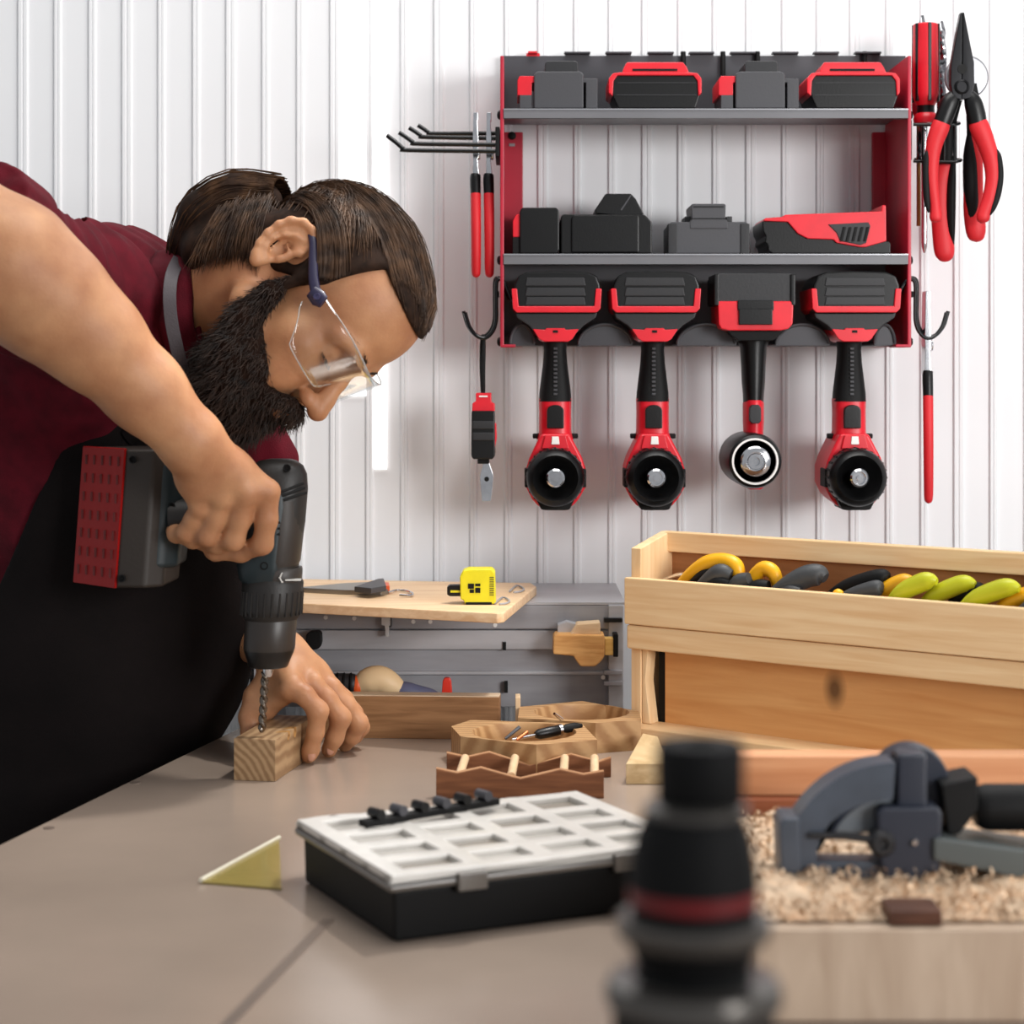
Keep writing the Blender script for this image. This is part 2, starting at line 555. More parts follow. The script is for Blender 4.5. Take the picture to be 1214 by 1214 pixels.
# middle shelf
t = thing('docked_battery', W(638, YS, SD0), 'small black battery with a red edge at the left end of the middle shelf', 'battery pack')
MB().prism([(616, 250), (619, 246), (660, 246), (663, 250), (663, 296), (660, YS), (616, YS)], SD0, SD1).build('battery_case', BLK, t, bevel=0.002)
MB().prism([(608, 262), (612, 254), (617, 254), (617, 281), (608, 281)], SD0 + 0.004, SD1 - 0.02).build('red_edge', RED, t, bevel=0.001)
MB().prism([(607.5, 281), (617, 281), (617, YS), (607.5, YS)], SD0 + 0.004, SD1 - 0.02).build('battery_foot', BLKM, t, bevel=0.001)
t = thing('black_charger', W(720, YS, SD0), 'wide black charger with a wedge shaped dock on top, on the middle shelf', 'battery charger')
MB().prism([(665, 257), (667, 254), (764, 254), (769, 259), (773, 264), (773, YS), (665, YS)], SD0 + 0.003, SD1).build('charger_body', BLK, t, bevel=0.002)
MB().prism([(677, 258), (681, 254.8), (758, 254.8), (758, YS - 1), (677, YS - 1)], SD0, SD0 + 0.02).build('front_panel', BLK, t, bevel=0.0025)
MB().prism([(705, 249), (718, 229.5), (748, 229.5), (754, 236), (763, 253), (763, 256), (738, 256), (707, 253)], SD0 + 0.012, SD1 - 0.02).build('dock_wedge', BLK, t, bevel=0.0015)
MB().prism([(735.5, 249), (747.5, 231), (749, 231.5), (737.3, 249.5)], SD0 + 0.0112, SD0 + 0.014).build('wedge_edge', GRYP, t)
t = thing('dock_charger', W(840, YS, SD0), 'low grey charger with a raised dock at the middle of the lower shelf', 'battery charger')
MB().prism([(793, 266), (796, 263), (884, 263), (888, 266), (888, YS), (793, YS)], SD0, SD1, 0.98).build('charger_body', GRYP, t, bevel=0.0015)
MB().prism([(792.2, 265), (803, 265), (803, YS), (792.2, YS)], SD0 - 0.002, SD0 + 0.02).build('edge_strip', GRYD, t, bevel=0.001)
MB().prism([(878, 265), (888.8, 265), (888.8, YS), (878, YS)], SD0 - 0.002, SD0 + 0.02).build('edge_strip', GRYD, t, bevel=0.001)
MB().prism([(819.5, 243), (821, 241.5), (859, 241.5), (860.5, 243), (860, 259), (863, 263), (863, 271), (818, 271), (818, 263), (820.5, 259)], SD0 - 0.001, SD1 - 0.03).build('dock', GRYP, t, bevel=0.0012)
MB().pxbox(812, 256.5, 820, 264, SD0 + 0.02, SD1 - 0.03).pxbox(861, 256.5, 868, 264, SD0 + 0.02, SD1 - 0.03).build('dock_lug', GRYD, t, bevel=0.001)
MB().pxbox(822, 244.5, 858, 245.7, SD0 - 0.0016, SD0 + 0.003).pxbox(819, 258.5, 862, 259.6, SD0 - 0.0016, SD0 + 0.003).build('dock_groove', BLKM, t)
t = thing('side_lying_battery', W(980, YS, SD0), 'red and black battery lying on its side at the right end of the middle shelf', 'battery pack')
MB().prism([(903.5, 262), (934, 261), (952, 278), (958, 282), (1054, 286), (1056, 289), (1056, YS), (916, YS), (911, 297), (910, 290), (907, 287), (908, 280), (905, 274)], SD0, SD1).build('battery_case', BLK, t, bevel=0.0015)
MB().prism([(905, 262), (907, 258.5), (929, 257), (930, 254.5), (1045, 250.5), (1046, 243), (1050.5, 243), (1051, 286), (1026, 293), (1020, 293), (992, 288), (988, 284), (958, 283), (946, 277), (934, 263)], SD0 - 0.004, SD1 - 0.01).build('red_shell', RED, t, bevel=0.0015)
v = MB().prism([(982, 266), (1030, 263.5), (1032, 268), (1027, 288), (1020, 290.5), (996, 285.5), (992, 276)], SD0 - 0.0055, SD0 + 0.002).build('grip_vent', GRYD, t, bevel=0.0008)
rb = MB()
for k in range(5):
    x = 997 + 7 * k
    rb.prism([(x + 3, 269), (x + 6, 269), (x + 2, 286), (x - 1, 286)], SD0 - 0.0075, SD0)
rb.build('vent_rib', BLKM, v, bevel=0.0004)

# ------------------------------------------------------------------ the hanging drills
DG = 'red drills hanging under the rack'


def hanging_drill(name, label):
    cx = 658.5
    P = lambda pts: [(cx + x, y) for x, y in pts]
    t = thing(name, W(cx, 604, 2.64), label, 'power drill', DG)
    o = MB().prism(P([(-49, 338), (-44, 327), (-34, 322.5), (-10, 321.5), (10, 321.5), (38, 322.5), (49, 327), (53, 338), (54, 366), (48, 372), (-46, 372), (-51, 366)]), 2.585, 2.70, 0.97).build('battery_case', BLK, t, bevel=0.003)
    for y in (334, 346, 357):
        MB().prism(P([(-34, y - 5), (34, y - 5), (36, y + 5), (-36, y + 5)]), 2.5835, 2.59).build('case_ridge', GRYD, o, bevel=0.001)
    MB().prism(P([(-52, 342), (-45.5, 342), (-43.5, 363), (46, 363), (48, 342), (55, 342), (53.5, 366), (49, 370.5), (-46, 370.5), (-50.5, 366)]), 2.582, 2.69).build('red_band', RED, t, bevel=0.0012)
    MB().prism(P([(-48, 370), (50, 370), (48, 377), (34, 386), (26, 394), (-24, 394), (-32, 386), (-46, 377)]), 2.59, 2.69, 0.95).build('battery_mount', GRYD, t, bevel=0.002)
    o = MB().prism(P([(-27, 390), (-12, 391), (-11, 389), (11, 389), (12, 391), (28, 390), (20, 402), (15, 405), (-13, 405), (-19, 402)]), 2.587, 2.67).build('mount_collar', RED, t, bevel=0.001)
    MB().pxbox(cx - 3, 391.5, cx + 3, 394.5, 2.5862, 2.59).build('collar_slot', BLKM, o)

    def ring(y, w, c, dd):
        z = CAMZ - (y - HY) / FPX * 2.615
        x = (cx - HX) / FPX * 2.615
        ww = w / FPX * 2.615
        return [Vector((x + ww * math.copysign(abs(math.cos(a)) ** 0.7, math.cos(a)), c + dd * math.copysign(abs(math.sin(a)) ** 0.7, math.sin(a)), z)) for a in [2 * math.pi * i / 28 for i in range(28)]]
    h = [(404, 14.5, 2.634, .022), (415, 13.5, 2.634, .022), (430, 14.5, 2.634, .022), (450, 17, 2.634, .022), (465, 18.8, 2.634, .023), (476, 19.4, 2.634, .024)]
    g = MB().loft([ring(*a) for a in h]).build('grip', BLKM, t)
    sb = MB()
    for k in range(12):
        y = 412 + k * 4.9
        sb.pxbox(cx - 2.2, y, cx + 2.2, y + 2.6, 2.6095, 2.615)
    sb.build('grip_rib', GRYP, g, bevel=0.0004)
    h = [(472.5, 19.6, 2.636, .0255), (490, 19.2, 2.636, .0255), (512, 19.5, 2.636, .026), (522, 22, 2.636, .027)]
    MB().loft([ring(*a) for a in h]).build('lower_grip', RED, t, bevel=0.0006)
    MB().prism([(cx + x, y) for x, y in [(-10, 508)] + [(-10, 487)] + [(10 * math.cos(a), 487 - 7 * math.sin(a)) for a in [math.pi - math.pi * i / 10 for i in range(11)]] + [(10, 508)]], 2.604, 2.62).build('trigger', BLK, t, bevel=0.0014)
    MB().pxbox(cx - 27, 514, cx + 27, 520, 2.626, 2.636).build('direction_switch', BLKM, t, bevel=0.0016)
    MB().prism(P([(-17, 514), (17, 514), (22, 524), (32, 543), (36, 556), (36, 578), (28, 592), (20, 601), (-20, 601), (-28, 592), (-35, 578), (-35, 556), (-31, 543), (-22, 524)]), 2.588, 2.70, 0.92).build('motor_housing', RED, t, bevel=0.004, seg=3)
    MB().prism(P([(-12, 516), (12, 516), (16, 532), (-16, 532)]), 2.584, 2.60).build('light_hood', RED, t, bevel=0.001)
    MB().prism(P([(-4, 517.5), (4, 517.5), (4.8, 527), (-4.8, 527)]), 2.5825, 2.59).build('work_light', mat('led_lens', (240, 236, 230), 0.3), t, bevel=0.0006)
    MB().pxbox(cx - 36.5, 556, cx - 31, 578, 2.58, 2.62).pxbox(cx + 31, 556, cx + 36.5, 578, 2.58, 2.62).prism(P([(-23, 592), (23, 592), (17, 604), (12, 605), (-12, 605), (-17, 604)]), 2.572, 2.63).build('bumper', BLKM, t, bevel=0.0015)
    c = W(cx, 567, 2.545)
    s = 2.56 / FPX
    k = MB().lathe([(33 * s, 0.05), (34.5 * s, 0.044), (34.5 * s, 0.012), (32 * s, 0.004), (27 * s, 0.0), (25 * s, 0.003), (22 * s, 0.010), (13 * s, 0.018), (11 * s, 0.010), (1e-4, 0.010)], c, (0, 1, 0), 48).build('clutch_ring', BLK, t)
    kn = MB()
    for i in range(24):
        a = 2 * math.pi * i / 24
        p = c + Vector((math.cos(a) * 34 * s, 0.014, math.sin(a) * 34 * s))
        kn.cyl(p, p + Vector((0, 0.026, 0)), 0.0017, 8)
    kn.build('ring_knurl', BLKM, k)
    MB().lathe([(11 * s, 0.014), (11 * s, 0.0), (9 * s, -0.002), (7.5 * s, -0.002), (7 * s, 0.004), (3.5 * s, 0.004), (3.2 * s, 0.0005), (1e-4, 0.0005)], c, (0, 1, 0), 32).build('chuck_spindle', CHROME, t)
    return t


d0 = hanging_drill('hanging_drill', 'red drill with black chuck ring hanging under the rack next to the left end hooks')
dup(d0, W(775.5, 0, 2.6) - W(658.5, 0, 2.6), 'red drill with black chuck ring hanging left of the silver nosed driver', DG)
dup(d0, W(1011.5, 0, 2.6) - W(658.5, 0, 2.6), 'red drill with black chuck ring hanging nearest the right end of the rack', DG)

t = thing('impact_driver', W(895, 578, 2.64), 'slimmer driver with a round white ringed silver nose hanging under the rack', 'power drill', DG)
o = MB().prism([(848, 328), (851, 323.5), (938, 323.5), (942, 328), (942, 360), (848, 360)], 2.585, 2.70, 0.98).build('battery_case', GRYD, t, bevel=0.002)
for ex in (847, 937.5):
    MB().pxbox(ex, 325, ex + 5.5, 362, 2.582, 2.66).build('case_edge', BLK, o, bevel=0.001)
MB().prism([(851, 357), (941, 357), (940, 384), (935, 390), (926, 392), (864, 392), (855, 390), (852, 384)], 2.582, 2.69, 0.97).build('battery_base', RED, t, bevel=0.002)
o = MB().pxbox(874.5, 356, 917.5, 368, 2.5795, 2.60).pxbox(876, 366, 916, 385, 2.578, 2.60).build('latch', BLK, t, bevel=0.0012)
MB().prism([(862, 391), (932, 391), (924, 398), (916, 404), (876, 404), (866, 397)], 2.592, 2.68, 0.9).build('battery_mount', BLKM, t, bevel=0.0015)


def oring(cx, y, w, c, dd):
    z = CAMZ - (y - HY) / FPX * 2.61
    return [Vector(((cx - HX) / FPX * 2.61 + w / FPX * 2.61 * math.cos(a), c + dd * math.sin(a), z)) for a in [2 * math.pi * i / 28 for i in range(28)]]


MB().loft([oring(895.5, *a) for a in ((400, 21, 2.632, .022), (412, 16, 2.632, .021), (435, 14.5, 2.632, .021), (452, 14, 2.632, .021), (468, 12.5, 2.632, .021), (478, 12, 2.632, .021))]).build('grip', BLK, t)
MB().loft([oring(895.5, *a) for a in ((474.5, 10.5, 2.632, .023), (478, 12.5, 2.632, .024), (500, 12.5, 2.632, .024), (518, 11.5, 2.632, .024))]).build('lower_grip', RED, t)
MB().prism([(889, 499), (889, 484), (891.5, 480), (900, 480), (902.5, 484), (902.5, 499), (900, 502), (892, 502)], 2.600, 2.62).build('trigger', GRYD, t, bevel=0.001)
MB().prism([(884, 570), (907, 570), (905.5, 578), (902, 580.5), (889, 580.5), (885.5, 578)], 2.575, 2.66).build('motor_foot', RED, t, bevel=0.0015)
c = W(895.3, 547, 2.555); s = 2.56 / FPX
MB().lathe([(30 * s, 0.12), (32.5 * s, 0.11), (33 * s, 0.012), (31 * s, 0.002), (28 * s, 0.0), (24.5 * s, 0.003), (23 * s, 0.008), (19 * s, 0.008), (1e-4, 0.008)], c, (0, 1, 0), 48).build('nose_housing', BLK, t)
MB().lathe([(27.6 * s, 0.004), (27.6 * s, -0.0012), (25.3 * s, -0.0012), (24.8 * s, 0.004)], c, (0, 1, 0), 48).build('white_ring', WHITE, t)
MB().lathe([(18 * s, 0.012), (18 * s, -0.004), (16 * s, -0.006), (11.5 * s, -0.007), (10.8 * s, -0.003), (10 * s, -0.003), (9 * s, -0.007), (5 * s, -0.007), (4.6 * s, -0.001), (1e-4, -0.001)], c, (0, 1, 0), 40).build('chuck_spindle', CHROME, t)

# ------------------------------------------------------------------ hooks at the ends of the rack
HG = 'hook sets on the rack ends'
t = thing('prong_hook', W(590, 168, 2.66), 'black four prong hook set on the upper left end of the rack', 'hook')
MB().box((W(587.2, 0, 2.6).x, 2.602, W(0, 185, 2.6).z), (W(592.6, 0, 2.6).x, 2.72, W(0, 150, 2.6).z)).build('mounting_plate', BLKM, t, bevel=0.001)
for d, pts in ((2.606, [(458.5, 160.5), (480.5, 178), (590, 179.3)]), (2.632, [(473, 157), (492, 170.5), (590, 171.6)]), (2.658, [(485, 151.5), (501, 162.5), (590, 164)]), (2.684, [(495.5, 148.5), (510, 158.5), (590, 158)])):
    q = smooth_path([(*p,) for p in (pts[0], ((pts[0][0] + pts[1][0]) / 2 + 0.5, (pts[0][1] + pts[1][1]) / 2), (pts[1][0] - 2.5, pts[1][1] - 2), (pts[1][0] + 4, pts[1][1]), pts[2])], 5)
    MB().tube([W(x, y, d) for x, y in q], 0.0029, 10).build('prong', BLKW, t)


def double_hook(sx, label):
    """sx = -1: left end; +1: right end"""
    X = (lambda x: x) if sx < 0 else (lambda x: 593 + 1080.5 - x)
    t = thing('double_hook', W(X(588), 405, 2.65), label, 'hook', HG)
    for d in (2.609, 2.622):
        pts = [(606, 356), (600, 341), (596.5, 333.5), (592, 331), (588.6, 336), (588.4, 360), (588.2, 380), (584, 393), (575, 401), (565, 398), (557, 388), (553.5, 378), (551.5, 370.5)]
        if sx > 0:
            pts = [(612, 356), (604, 341), (599, 333.5), (594, 331)] + pts[4:]
        q = smooth_path(pts, 4)
        MB().tube([W(X(x) + (d - 2.609) * 260 * (-sx) * -1 * 0.6, y - (d - 2.609) * 120, d) for x, y in q], 0.0025, 10).build('prong', BLKW, t)
    a, b = W(X(588), 350, 2.6).x, W(X(591.8), 350, 2.6).x
    MB().box((min(a, b), 2.608, W(0, 352, 2.6).z), (max(a, b), 2.624, W(0, 345, 2.6).z)).build('hook_plate', BLKM, t, bevel=0.0005)
    return t


double_hook(-1, 'black double hook with a tape measure hanging from it, lower left end of the rack')
double_hook(1, 'black double hook holding pliers, lower right end of the rack')


def edge_pliers(name, cx, y0, d, red, label, group=None, s=1.0):
    """pliers seen edge on: narrow chromed head, black neck, two slim grips one behind the other"""
    t = thing(name, W(cx, y0 + 196 * s, d), label, 'pliers', group)
    Y = lambda y: y0 + y * s
    hd = MB()
    hd.prism([(cx - 2.6, Y(0)), (cx + 2.8, Y(0)), (cx + 3, Y(9)), (cx + 2, Y(10)), (cx + 3.2, Y(30)), (cx + 3.2, Y(48)), (cx + 3.6, Y(52)), (cx + 2.2, Y(56)), (cx + 4, Y(75)), (cx + 4, Y(98)), (cx + 0.5, Y(96)), (cx - 3.6, Y(74)), (cx - 3, Y(54)), (cx - 3.6, Y(46)), (cx - 3, Y(12))], d - 0.012, d + 0.012)
    hd.build('jaw', CHROME, t, bevel=0.0008)
    MB().lathe([(0.008, 0), (0.008, 0.0015), (0.006, 0.0025)], W(cx + 3.3, Y(50), d), (1, 0, 0), 20).build('pivot', CHROME, t)
    for dd in (-0.016, 0.016):
        q = smooth_path([(cx, Y(74), d + dd * 0.5, 0.0064), (cx - 0.4, Y(80), d + dd * 0.6, 0.0070), (cx, Y(95), d + dd * 0.8, 0.0068), (cx, Y(100), d + dd * 0.85, 0.0066)], 4)
        MB().tube([W(a[0], a[1], a[2]) for a in q], [a[3] for a in q], 12).build('neck_sleeve', BLK, t)
        q = smooth_path([(cx, Y(97), d + dd * 0.85, 0.0068), (cx + 0.4, Y(130), d + dd * 1.3, 0.0066), (cx + 0.6, Y(165), d + dd * 1.2, 0.0064), (cx + 0.6, Y(188), d + dd * 0.9, 0.0060), (cx + 0.6, Y(194), d + dd * 0.85, 0.0045), (cx + 0.6, Y(196), d + dd * 0.85, 0.0012)], 5)
        MB().tube([W(a[0], a[1], a[2]) for a in q], [a[3] for a in q], 14).build('handle', red, t)
    return t


edge_pliers('hanging_pliers', 563.8, 133, 2.645, REDG, 'red handled pliers hanging on the prongs, the outer one of the pair', 'pliers on the prong hook')
edge_pliers('hanging_pliers', 579.6, 133, 2.645, REDG, 'red handled pliers hanging on the prongs, the one next to the rack side', 'pliers on the prong hook')
edge_pliers('hooked_pliers', 1100.2, 345, 2.62, REDG, 'long red handled pliers hanging alone on the right lower hook', s=1.285)

# tape measure on its loop
t = thing('hanging_tape_measure', W(573, 595, 2.62), 'red and black tape measure hanging by a black loop with its silver tip out', 'tape measure')
lp = smooth_path([(572, 468, 2.622), (570.6, 440, 2.622), (570.6, 412, 2.62), (572, 398.5, 2.616), (574, 404, 2.612), (573.5, 440, 2.612), (573.5, 468, 2.614)], 5)
MB().tube([W(*a) for a in lp], 0.0021, 8).build('strap', BLKM, t)
o = MB().prism([(564, 466), (582.5, 466), (582.5, 477), (586.5, 479), (586.8, 488), (559.5, 488), (560, 478), (564, 476)], 2.60, 2.645).build('red_case', RED, t, bevel=0.0012)
MB().pxbox(568, 469, 578, 470.8, 2.5992, 2.602).build('strap_slot', WHITE, o)
m = MB().prism([(559, 487), (586.5, 487), (587, 540), (584, 544.5), (560.5, 544.5), (558.5, 540)], 2.594, 2.65).build('rubber_body', BLK, t, bevel=0.0018)
for y in (499, 512.5):
    MB().pxbox(560, y, 586, y + 10, 2.5925, 2.60).build('grip_ridge', GRYD, m, bevel=0.0015)
MB().prism([(585.5, 500), (588.5, 503), (589, 520), (587, 530), (585.5, 530)], 2.603, 2.635).build('thumb_lock', RED, t, bevel=0.0008)
MB().pxbox(566, 541, 580, 550, 2.604, 2.63).build('tape_mouth', BLKM, t, bevel=0.001)
MB().prism([(573, 549), (580, 549), (584.5, 562), (585, 568), (582, 594.5), (571.5, 594.5), (569, 568), (569.5, 562)], 2.612, 2.6135).build('tape_tip', CHROME, t, bevel=0.0003)
MB().lathe([(0.0032, 0), (0.003, 0.0012)], W(577, 568, 2.612), (0, -1, 0), 16).build('rivet', BLKM, t)

# ------------------------------------------------------------------ wire holder with screwdriver, bits and pliers
HD = 2.64
t = thing('wire_holder', W(1110, 192, HD), 'small black wire tool holder on the upper right end of the rack', 'tool holder')
MB().box((W(1081, 0, 2.6).x, 2.612, W(0, 192, HD).z), (W(1083.4, 0, 2.6).x, 2.70, W(0, 145, HD).z)).build('mounting_plate', BLKM, t, bevel=0.0008)
for y in (147.5, 191):
    xr = 1137 if y < 150 else 1139
    pts = [W(1083, y, 2.615), W(xr - 6, y + 1, 2.615), W(xr, y - 1, 2.625), W(xr, y - 2, 2.68), W(xr - 6, y - 2, 2.69), W(1084, y - 2, 2.69)]
    MB().tube(pts, 0.0022, 8).build('wire_loop', BLKW, t)
    MB().tube([W(1106, y, 2.615), W(1106, y - 2, 2.69)], 0.0018, 8).build('cross_wire', BLKW, t)
for x, d in ((1119, 2.615), (1131.5, 2.617), (1120, 2.69), (1133, 2.69)):
    MB().tube([W(x, 147, d), W(x, 191, d)], 0.0018, 8).build('upright_wire', BLKW, t)

t = thing('screwdriver', W(1096, 300, 2.655), 'screwdriver with fluted red and black handle and bright shaft in the wire holder', 'screwdriver')
xs = 1097.6


def hex_ring(y, r, flute=0.0):
    c = W(xs, y, 2.648)
    s = 2.648 / FPX
    return [c + Vector((math.cos(a) * r * s * (1 - flute * (0.5 + 0.5 * math.cos(6 * a))), math.sin(a) * r * s * (1 - flute * (0.5 + 0.5 * math.cos(6 * a))), 0)) for a in [2 * math.pi * i / 48 for i in range(48)]]


o = MB().loft([hex_ring(28.5, 13.5), hex_ring(30, 15), hex_ring(60, 15.5), hex_ring(112, 15.8), hex_ring(120, 13.5), hex_ring(127, 9.5), hex_ring(133, 9.8), hex_ring(137, 13.5), hex_ring(141, 14.8), hex_ring(146.5, 14.2)]).build('handle', RED, t)
for i in range(6):
    a = math.pi / 6 + i * math.pi / 3 + math.radians(6)
    c = W(xs, 72, 2.648)
    s = 2.648 / FPX
    b = Matrix.Translation(Vector((c.x + math.cos(a) * 14.9 * s, c.y + math.sin(a) * 14.9 * s, 0))) @ Matrix.Rotation(a, 4, 'Z')
    MB().box((-0.0016, -0.0021, W(0, 121, 2.648).z), (0.0016, 0.0021, W(0, 29, 2.648).z), b).build('flute', BLK, o, bevel=0.0006)
MB().loft([hex_ring(119, 13.0), hex_ring(124, 10.5), hex_ring(128, 10.2), hex_ring(133, 10.4), hex_ring(138, 12.5)]).build('neck_band', BLK, o)
MB().cyl(W(xs - 1.6, 146, 2.648), W(xs - 1.6, 288, 2.648), 0.0040, 20).tube([W(xs - 1.6, 288, 2.648), W(xs - 1.6, 293, 2.648), W(xs - 1.6, 300, 2.648)], [0.004, 0.0036, 0.0012], 12).build('shaft', CHROME, t)


def twist_bit(x, y0, y1, d, r, label):
    t = thing('twist_bit', W(x, y1, d), label, 'drill bit', 'twist bits in the wire holder')
    n = 60
    rings = []
    for i in range(n + 1):
        y = y0 + (y1 - y0) * i / n
        a0 = i * 0.17
        rr = r * (0.25 + 0.75 * min(1, i / 5.0))
        c = W(x, y, d)
        rings.append([c + Vector((math.cos(a0 + k * math.pi / 8) * rr * (1 - 0.42 * abs(math.sin(k * math.pi / 8)) ** 3), math.sin(a0 + k * math.pi / 8) * rr * (1 - 0.42 * abs(math.sin(k * math.pi / 8)) ** 3), 0)) for k in range(16)])
    MB().loft(rings).build('bit_flute', mat('blued_steel', (150, 150, 154), 0.2, 1.0), t, sharp=28)


twist_bit(1093.5, 18, 190, 2.676, 0.0066, 'dark twist bit whose tip shows just above the screwdriver handle')
twist_bit(1116.5, 25, 190, 2.664, 0.0066, 'dark twist bit standing between the screwdriver and the long nose pliers')

# slim second red tool behind the screwdriver
t = thing('slim_screwdriver', W(1088, 290, 2.69), 'slim red screwdriver half hidden behind the fluted screwdriver', 'screwdriver')
MB().tube([W(1087, y, 2.682) for y in (48, 52, 90, 130, 139, 142)], [0.004, 0.0068, 0.0072, 0.0068, 0.004, 0.003], 16).build('handle', REDM, t)
MB().cyl(W(1089, 140, 2.682), W(1089, 268, 2.682), 0.0028, 12).build('shaft', mat('brass_shaft', (150, 110, 60), 0.3, 0.9), t)

# long nose pliers in front
t = thing('long_nose_pliers', W(1142, 288, 2.61), 'long nose pliers with black head and curved red handles hung in the wire holder', 'pliers')
PD = 2.596
BHEAD = mat('blackened_tool_steel', (26, 26, 28), 0.3, 0.75)
MB().prism([(1140.5, 14), (1138.8, 15), (1133, 46), (1127.5, 78), (1127, 100), (1130, 116), (1140, 118), (1140.5, 70)], PD, PD + 0.013).build('jaw', BHEAD, t, bevel=0.0014)
MB().prism([(1141.5, 14), (1143.4, 15), (1149, 44), (1155, 74), (1155.5, 100), (1151, 116), (1140, 118), (1141, 70)], PD, PD + 0.013).build('jaw', BHEAD, t, bevel=0.0014)
MB().lathe([(0.0095, 0), (0.0095, 0.002), (0.007, 0.003), (0.0068, 0.001), (0.003, 0.001)], W(1140.5, 103, PD), (0, -1, 0), 28).build('pivot', BHEAD, t)
MB().lathe([(0.0062, 0), (0.0062, 0.0008)], W(1141, 82, PD), (0, -1, 0), 20).build('cutter_hole', mat('deep_black', (3, 3, 3), 0.8), t)


def handle(m, path, d, flat=0.8, sub=6, n=16):
    q = smooth_path(path, sub)
    return MB().tube([W(a[0], a[1], d + (a[3] if len(a) > 3 else 0)) for a in q], [a[2] / FPX * d for a in q], n, flat)


def plier_handle(t, side, sleeve, red, inlay):
    s = handle(BLK, sleeve, PD + 0.007)
    s.build('neck_sleeve', BLK, t)
    h = handle(RED, red, PD + 0.007).build('handle', REDG, t)
    handle(BLKM, [(x + side * 2.5, y, r) for x, y, r in inlay], PD + 0.0035, 0.8).build('handle_inlay', BLKM, h)


plier_handle(t, -1, [(1134, 110, 6), (1127, 120, 10.5), (1121, 135, 11), (1117, 146, 10.5)],
             [(1120, 138, 7.5), (1115, 150, 11), (1108, 170, 10), (1105, 190, 8.5), (1105, 215, 7.5), (1108, 240, 6.5), (1109, 252, 7), (1109.5, 258, 7.5), (1109.5, 262, 6), (1109.5, 264, 2)],
             [(1102.2, 178, 1), (1100.8, 186, 3.6), (1100, 205, 4), (1101, 230, 4), (1102.5, 245, 3.2), (1104, 252, 1)])
plier_handle(t, 1, [(1147, 110, 6), (1153, 120, 10.5), (1157, 135, 11.5), (1159, 146, 11)],
             [(1157, 136, 8), (1161, 150, 12), (1169, 170, 11), (1175, 190, 10), (1177, 212, 9), (1173, 235, 8.5), (1167, 252, 8), (1165.5, 258, 8), (1165, 262, 6.5), (1165, 265, 2)],
             [(1178, 176, 1), (1181, 186, 4), (1183, 208, 4.5), (1180, 230, 4.5), (1175, 246, 3.5), (1171, 255, 1)])
# combination pliers behind
t = thing('wide_pliers', W(1140, 305, 2.63), 'second pair of red and black pliers hanging behind the long nose pliers', 'pliers')
QD = 2.636
MB().lathe([(0.0285, 0), (0.0285, 0.006), (0.026, 0.0075)], W(1145, 92, QD + 0.008), (0, -1, 0), 40).build('jaw', mat('satin_steel', (168, 168, 172), 0.3, 0.7), t, bevel=0.0006)
for a in ([(1138, 100, 8), (1126, 140, 9), (1122, 165, 9), (1121, 195, 8)], [(1150, 100, 8), (1154, 130, 9), (1154, 160, 8)]):
    handle(STEEL, a, QD, 0.6).build('arm', BLKM, t)
for nm, m, a, fl in (('handle', REDG, [(1123, 190, 8), (1116, 215, 11), (1115, 245, 11.5), (1117, 275, 12), (1119, 292, 12.5), (1120, 303, 11), (1120, 309, 6), (1120, 310.5, 1)], .7),
                 ('handle', REDG, [(1155, 158, 8), (1154, 180, 11), (1154, 215, 11.5), (1154, 245, 12), (1156, 265, 12.5), (1157, 276, 11.5), (1157.5, 284, 8), (1157.5, 287, 1)], .7),
                 ('handle_inlay', BLKM, [(1130, 185, 3), (1127, 215, 6), (1126, 250, 6.5), (1127, 275, 5), (1130, 296, 1)], 1.9),
                 ('handle_inlay', BLKM, [(1150, 160, 4), (1150, 185, 8), (1151, 220, 9), (1152, 250, 8), (1149, 270, 3), (1147, 275, 1)], 1.25)):
    handle(m, a, QD + 0.002, fl).build(nm, m, t)
# ------------------------------------------------------------------ grey bench against the wall
GALV = mat('galvanised_grey_steel', (182, 182, 186), 0.4, 0.15, var=0.06, scale=9, stretch=(1, 1, 6))
GALVD = mat('darker_grey_steel', (158, 158, 163), 0.42, 0.15, var=0.06, scale=9, stretch=(1, 1, 6))
BD = 2.535
BTOP = CAMZ - 0.295
x1 = W(741, 0, BD).x
bench = thing('metal_bench', (-0.1, 2.62, 0), 'long grey steel bench along the wall behind the work table', 'workbench')
MB().box((-0.33, BD, BTOP - 0.003), (x1, WALL_Y - 0.008, BTOP)).build('bench_top', GALV, bench)
z = lambda y: CAMZ - (y - HY) / FPX * BD
MB().box((-0.33, BD, z(746)), (x1 - 0.004, BD + 0.012, BTOP - 0.003)).build('top_rail', GALVD, bench, bevel=0.002)
MB().box((-0.33, BD + 0.004, z(771)), (x1 - 0.012, BD + 0.014, z(747.5))).build('middle_rail', GALV, bench, bevel=0.002)
MB().box((-0.33, BD + 0.012, z(840)), (x1 - 0.012, BD + 0.022, z(771))).build('lower_panel', GALVD, bench, bevel=0.001)
MB().box((-0.33, BD + 0.006, z(801)), (x1 - 0.012, BD + 0.018, z(797))).build('panel_bead', GALV, bench, bevel=0.001)
for x in (-0.315, x1 - 0.013):
    MB().box((x - 0.008, BD - 0.004, 0), (x + 0.011, BD + 0.03, BTOP - 0.003)).build('leg', GALV, bench, bevel=0.0015)
    MB().box((x - 0.008, WALL_Y - 0.045, 0), (x + 0.011, WALL_Y - 0.012, BTOP - 0.003)).build('leg', GALV, bench, bevel=0.0015)
for x, y in ((350, 732), (386, 732), (420, 733), (490, 737), (510, 737), (587, 741), (715, 803)):
    MB().lathe([(0.0028, 0), (0.0026, 0.0012)], W(x, y, BD), (0, -1, 0), 14).build('rivet', WHITE, bench)
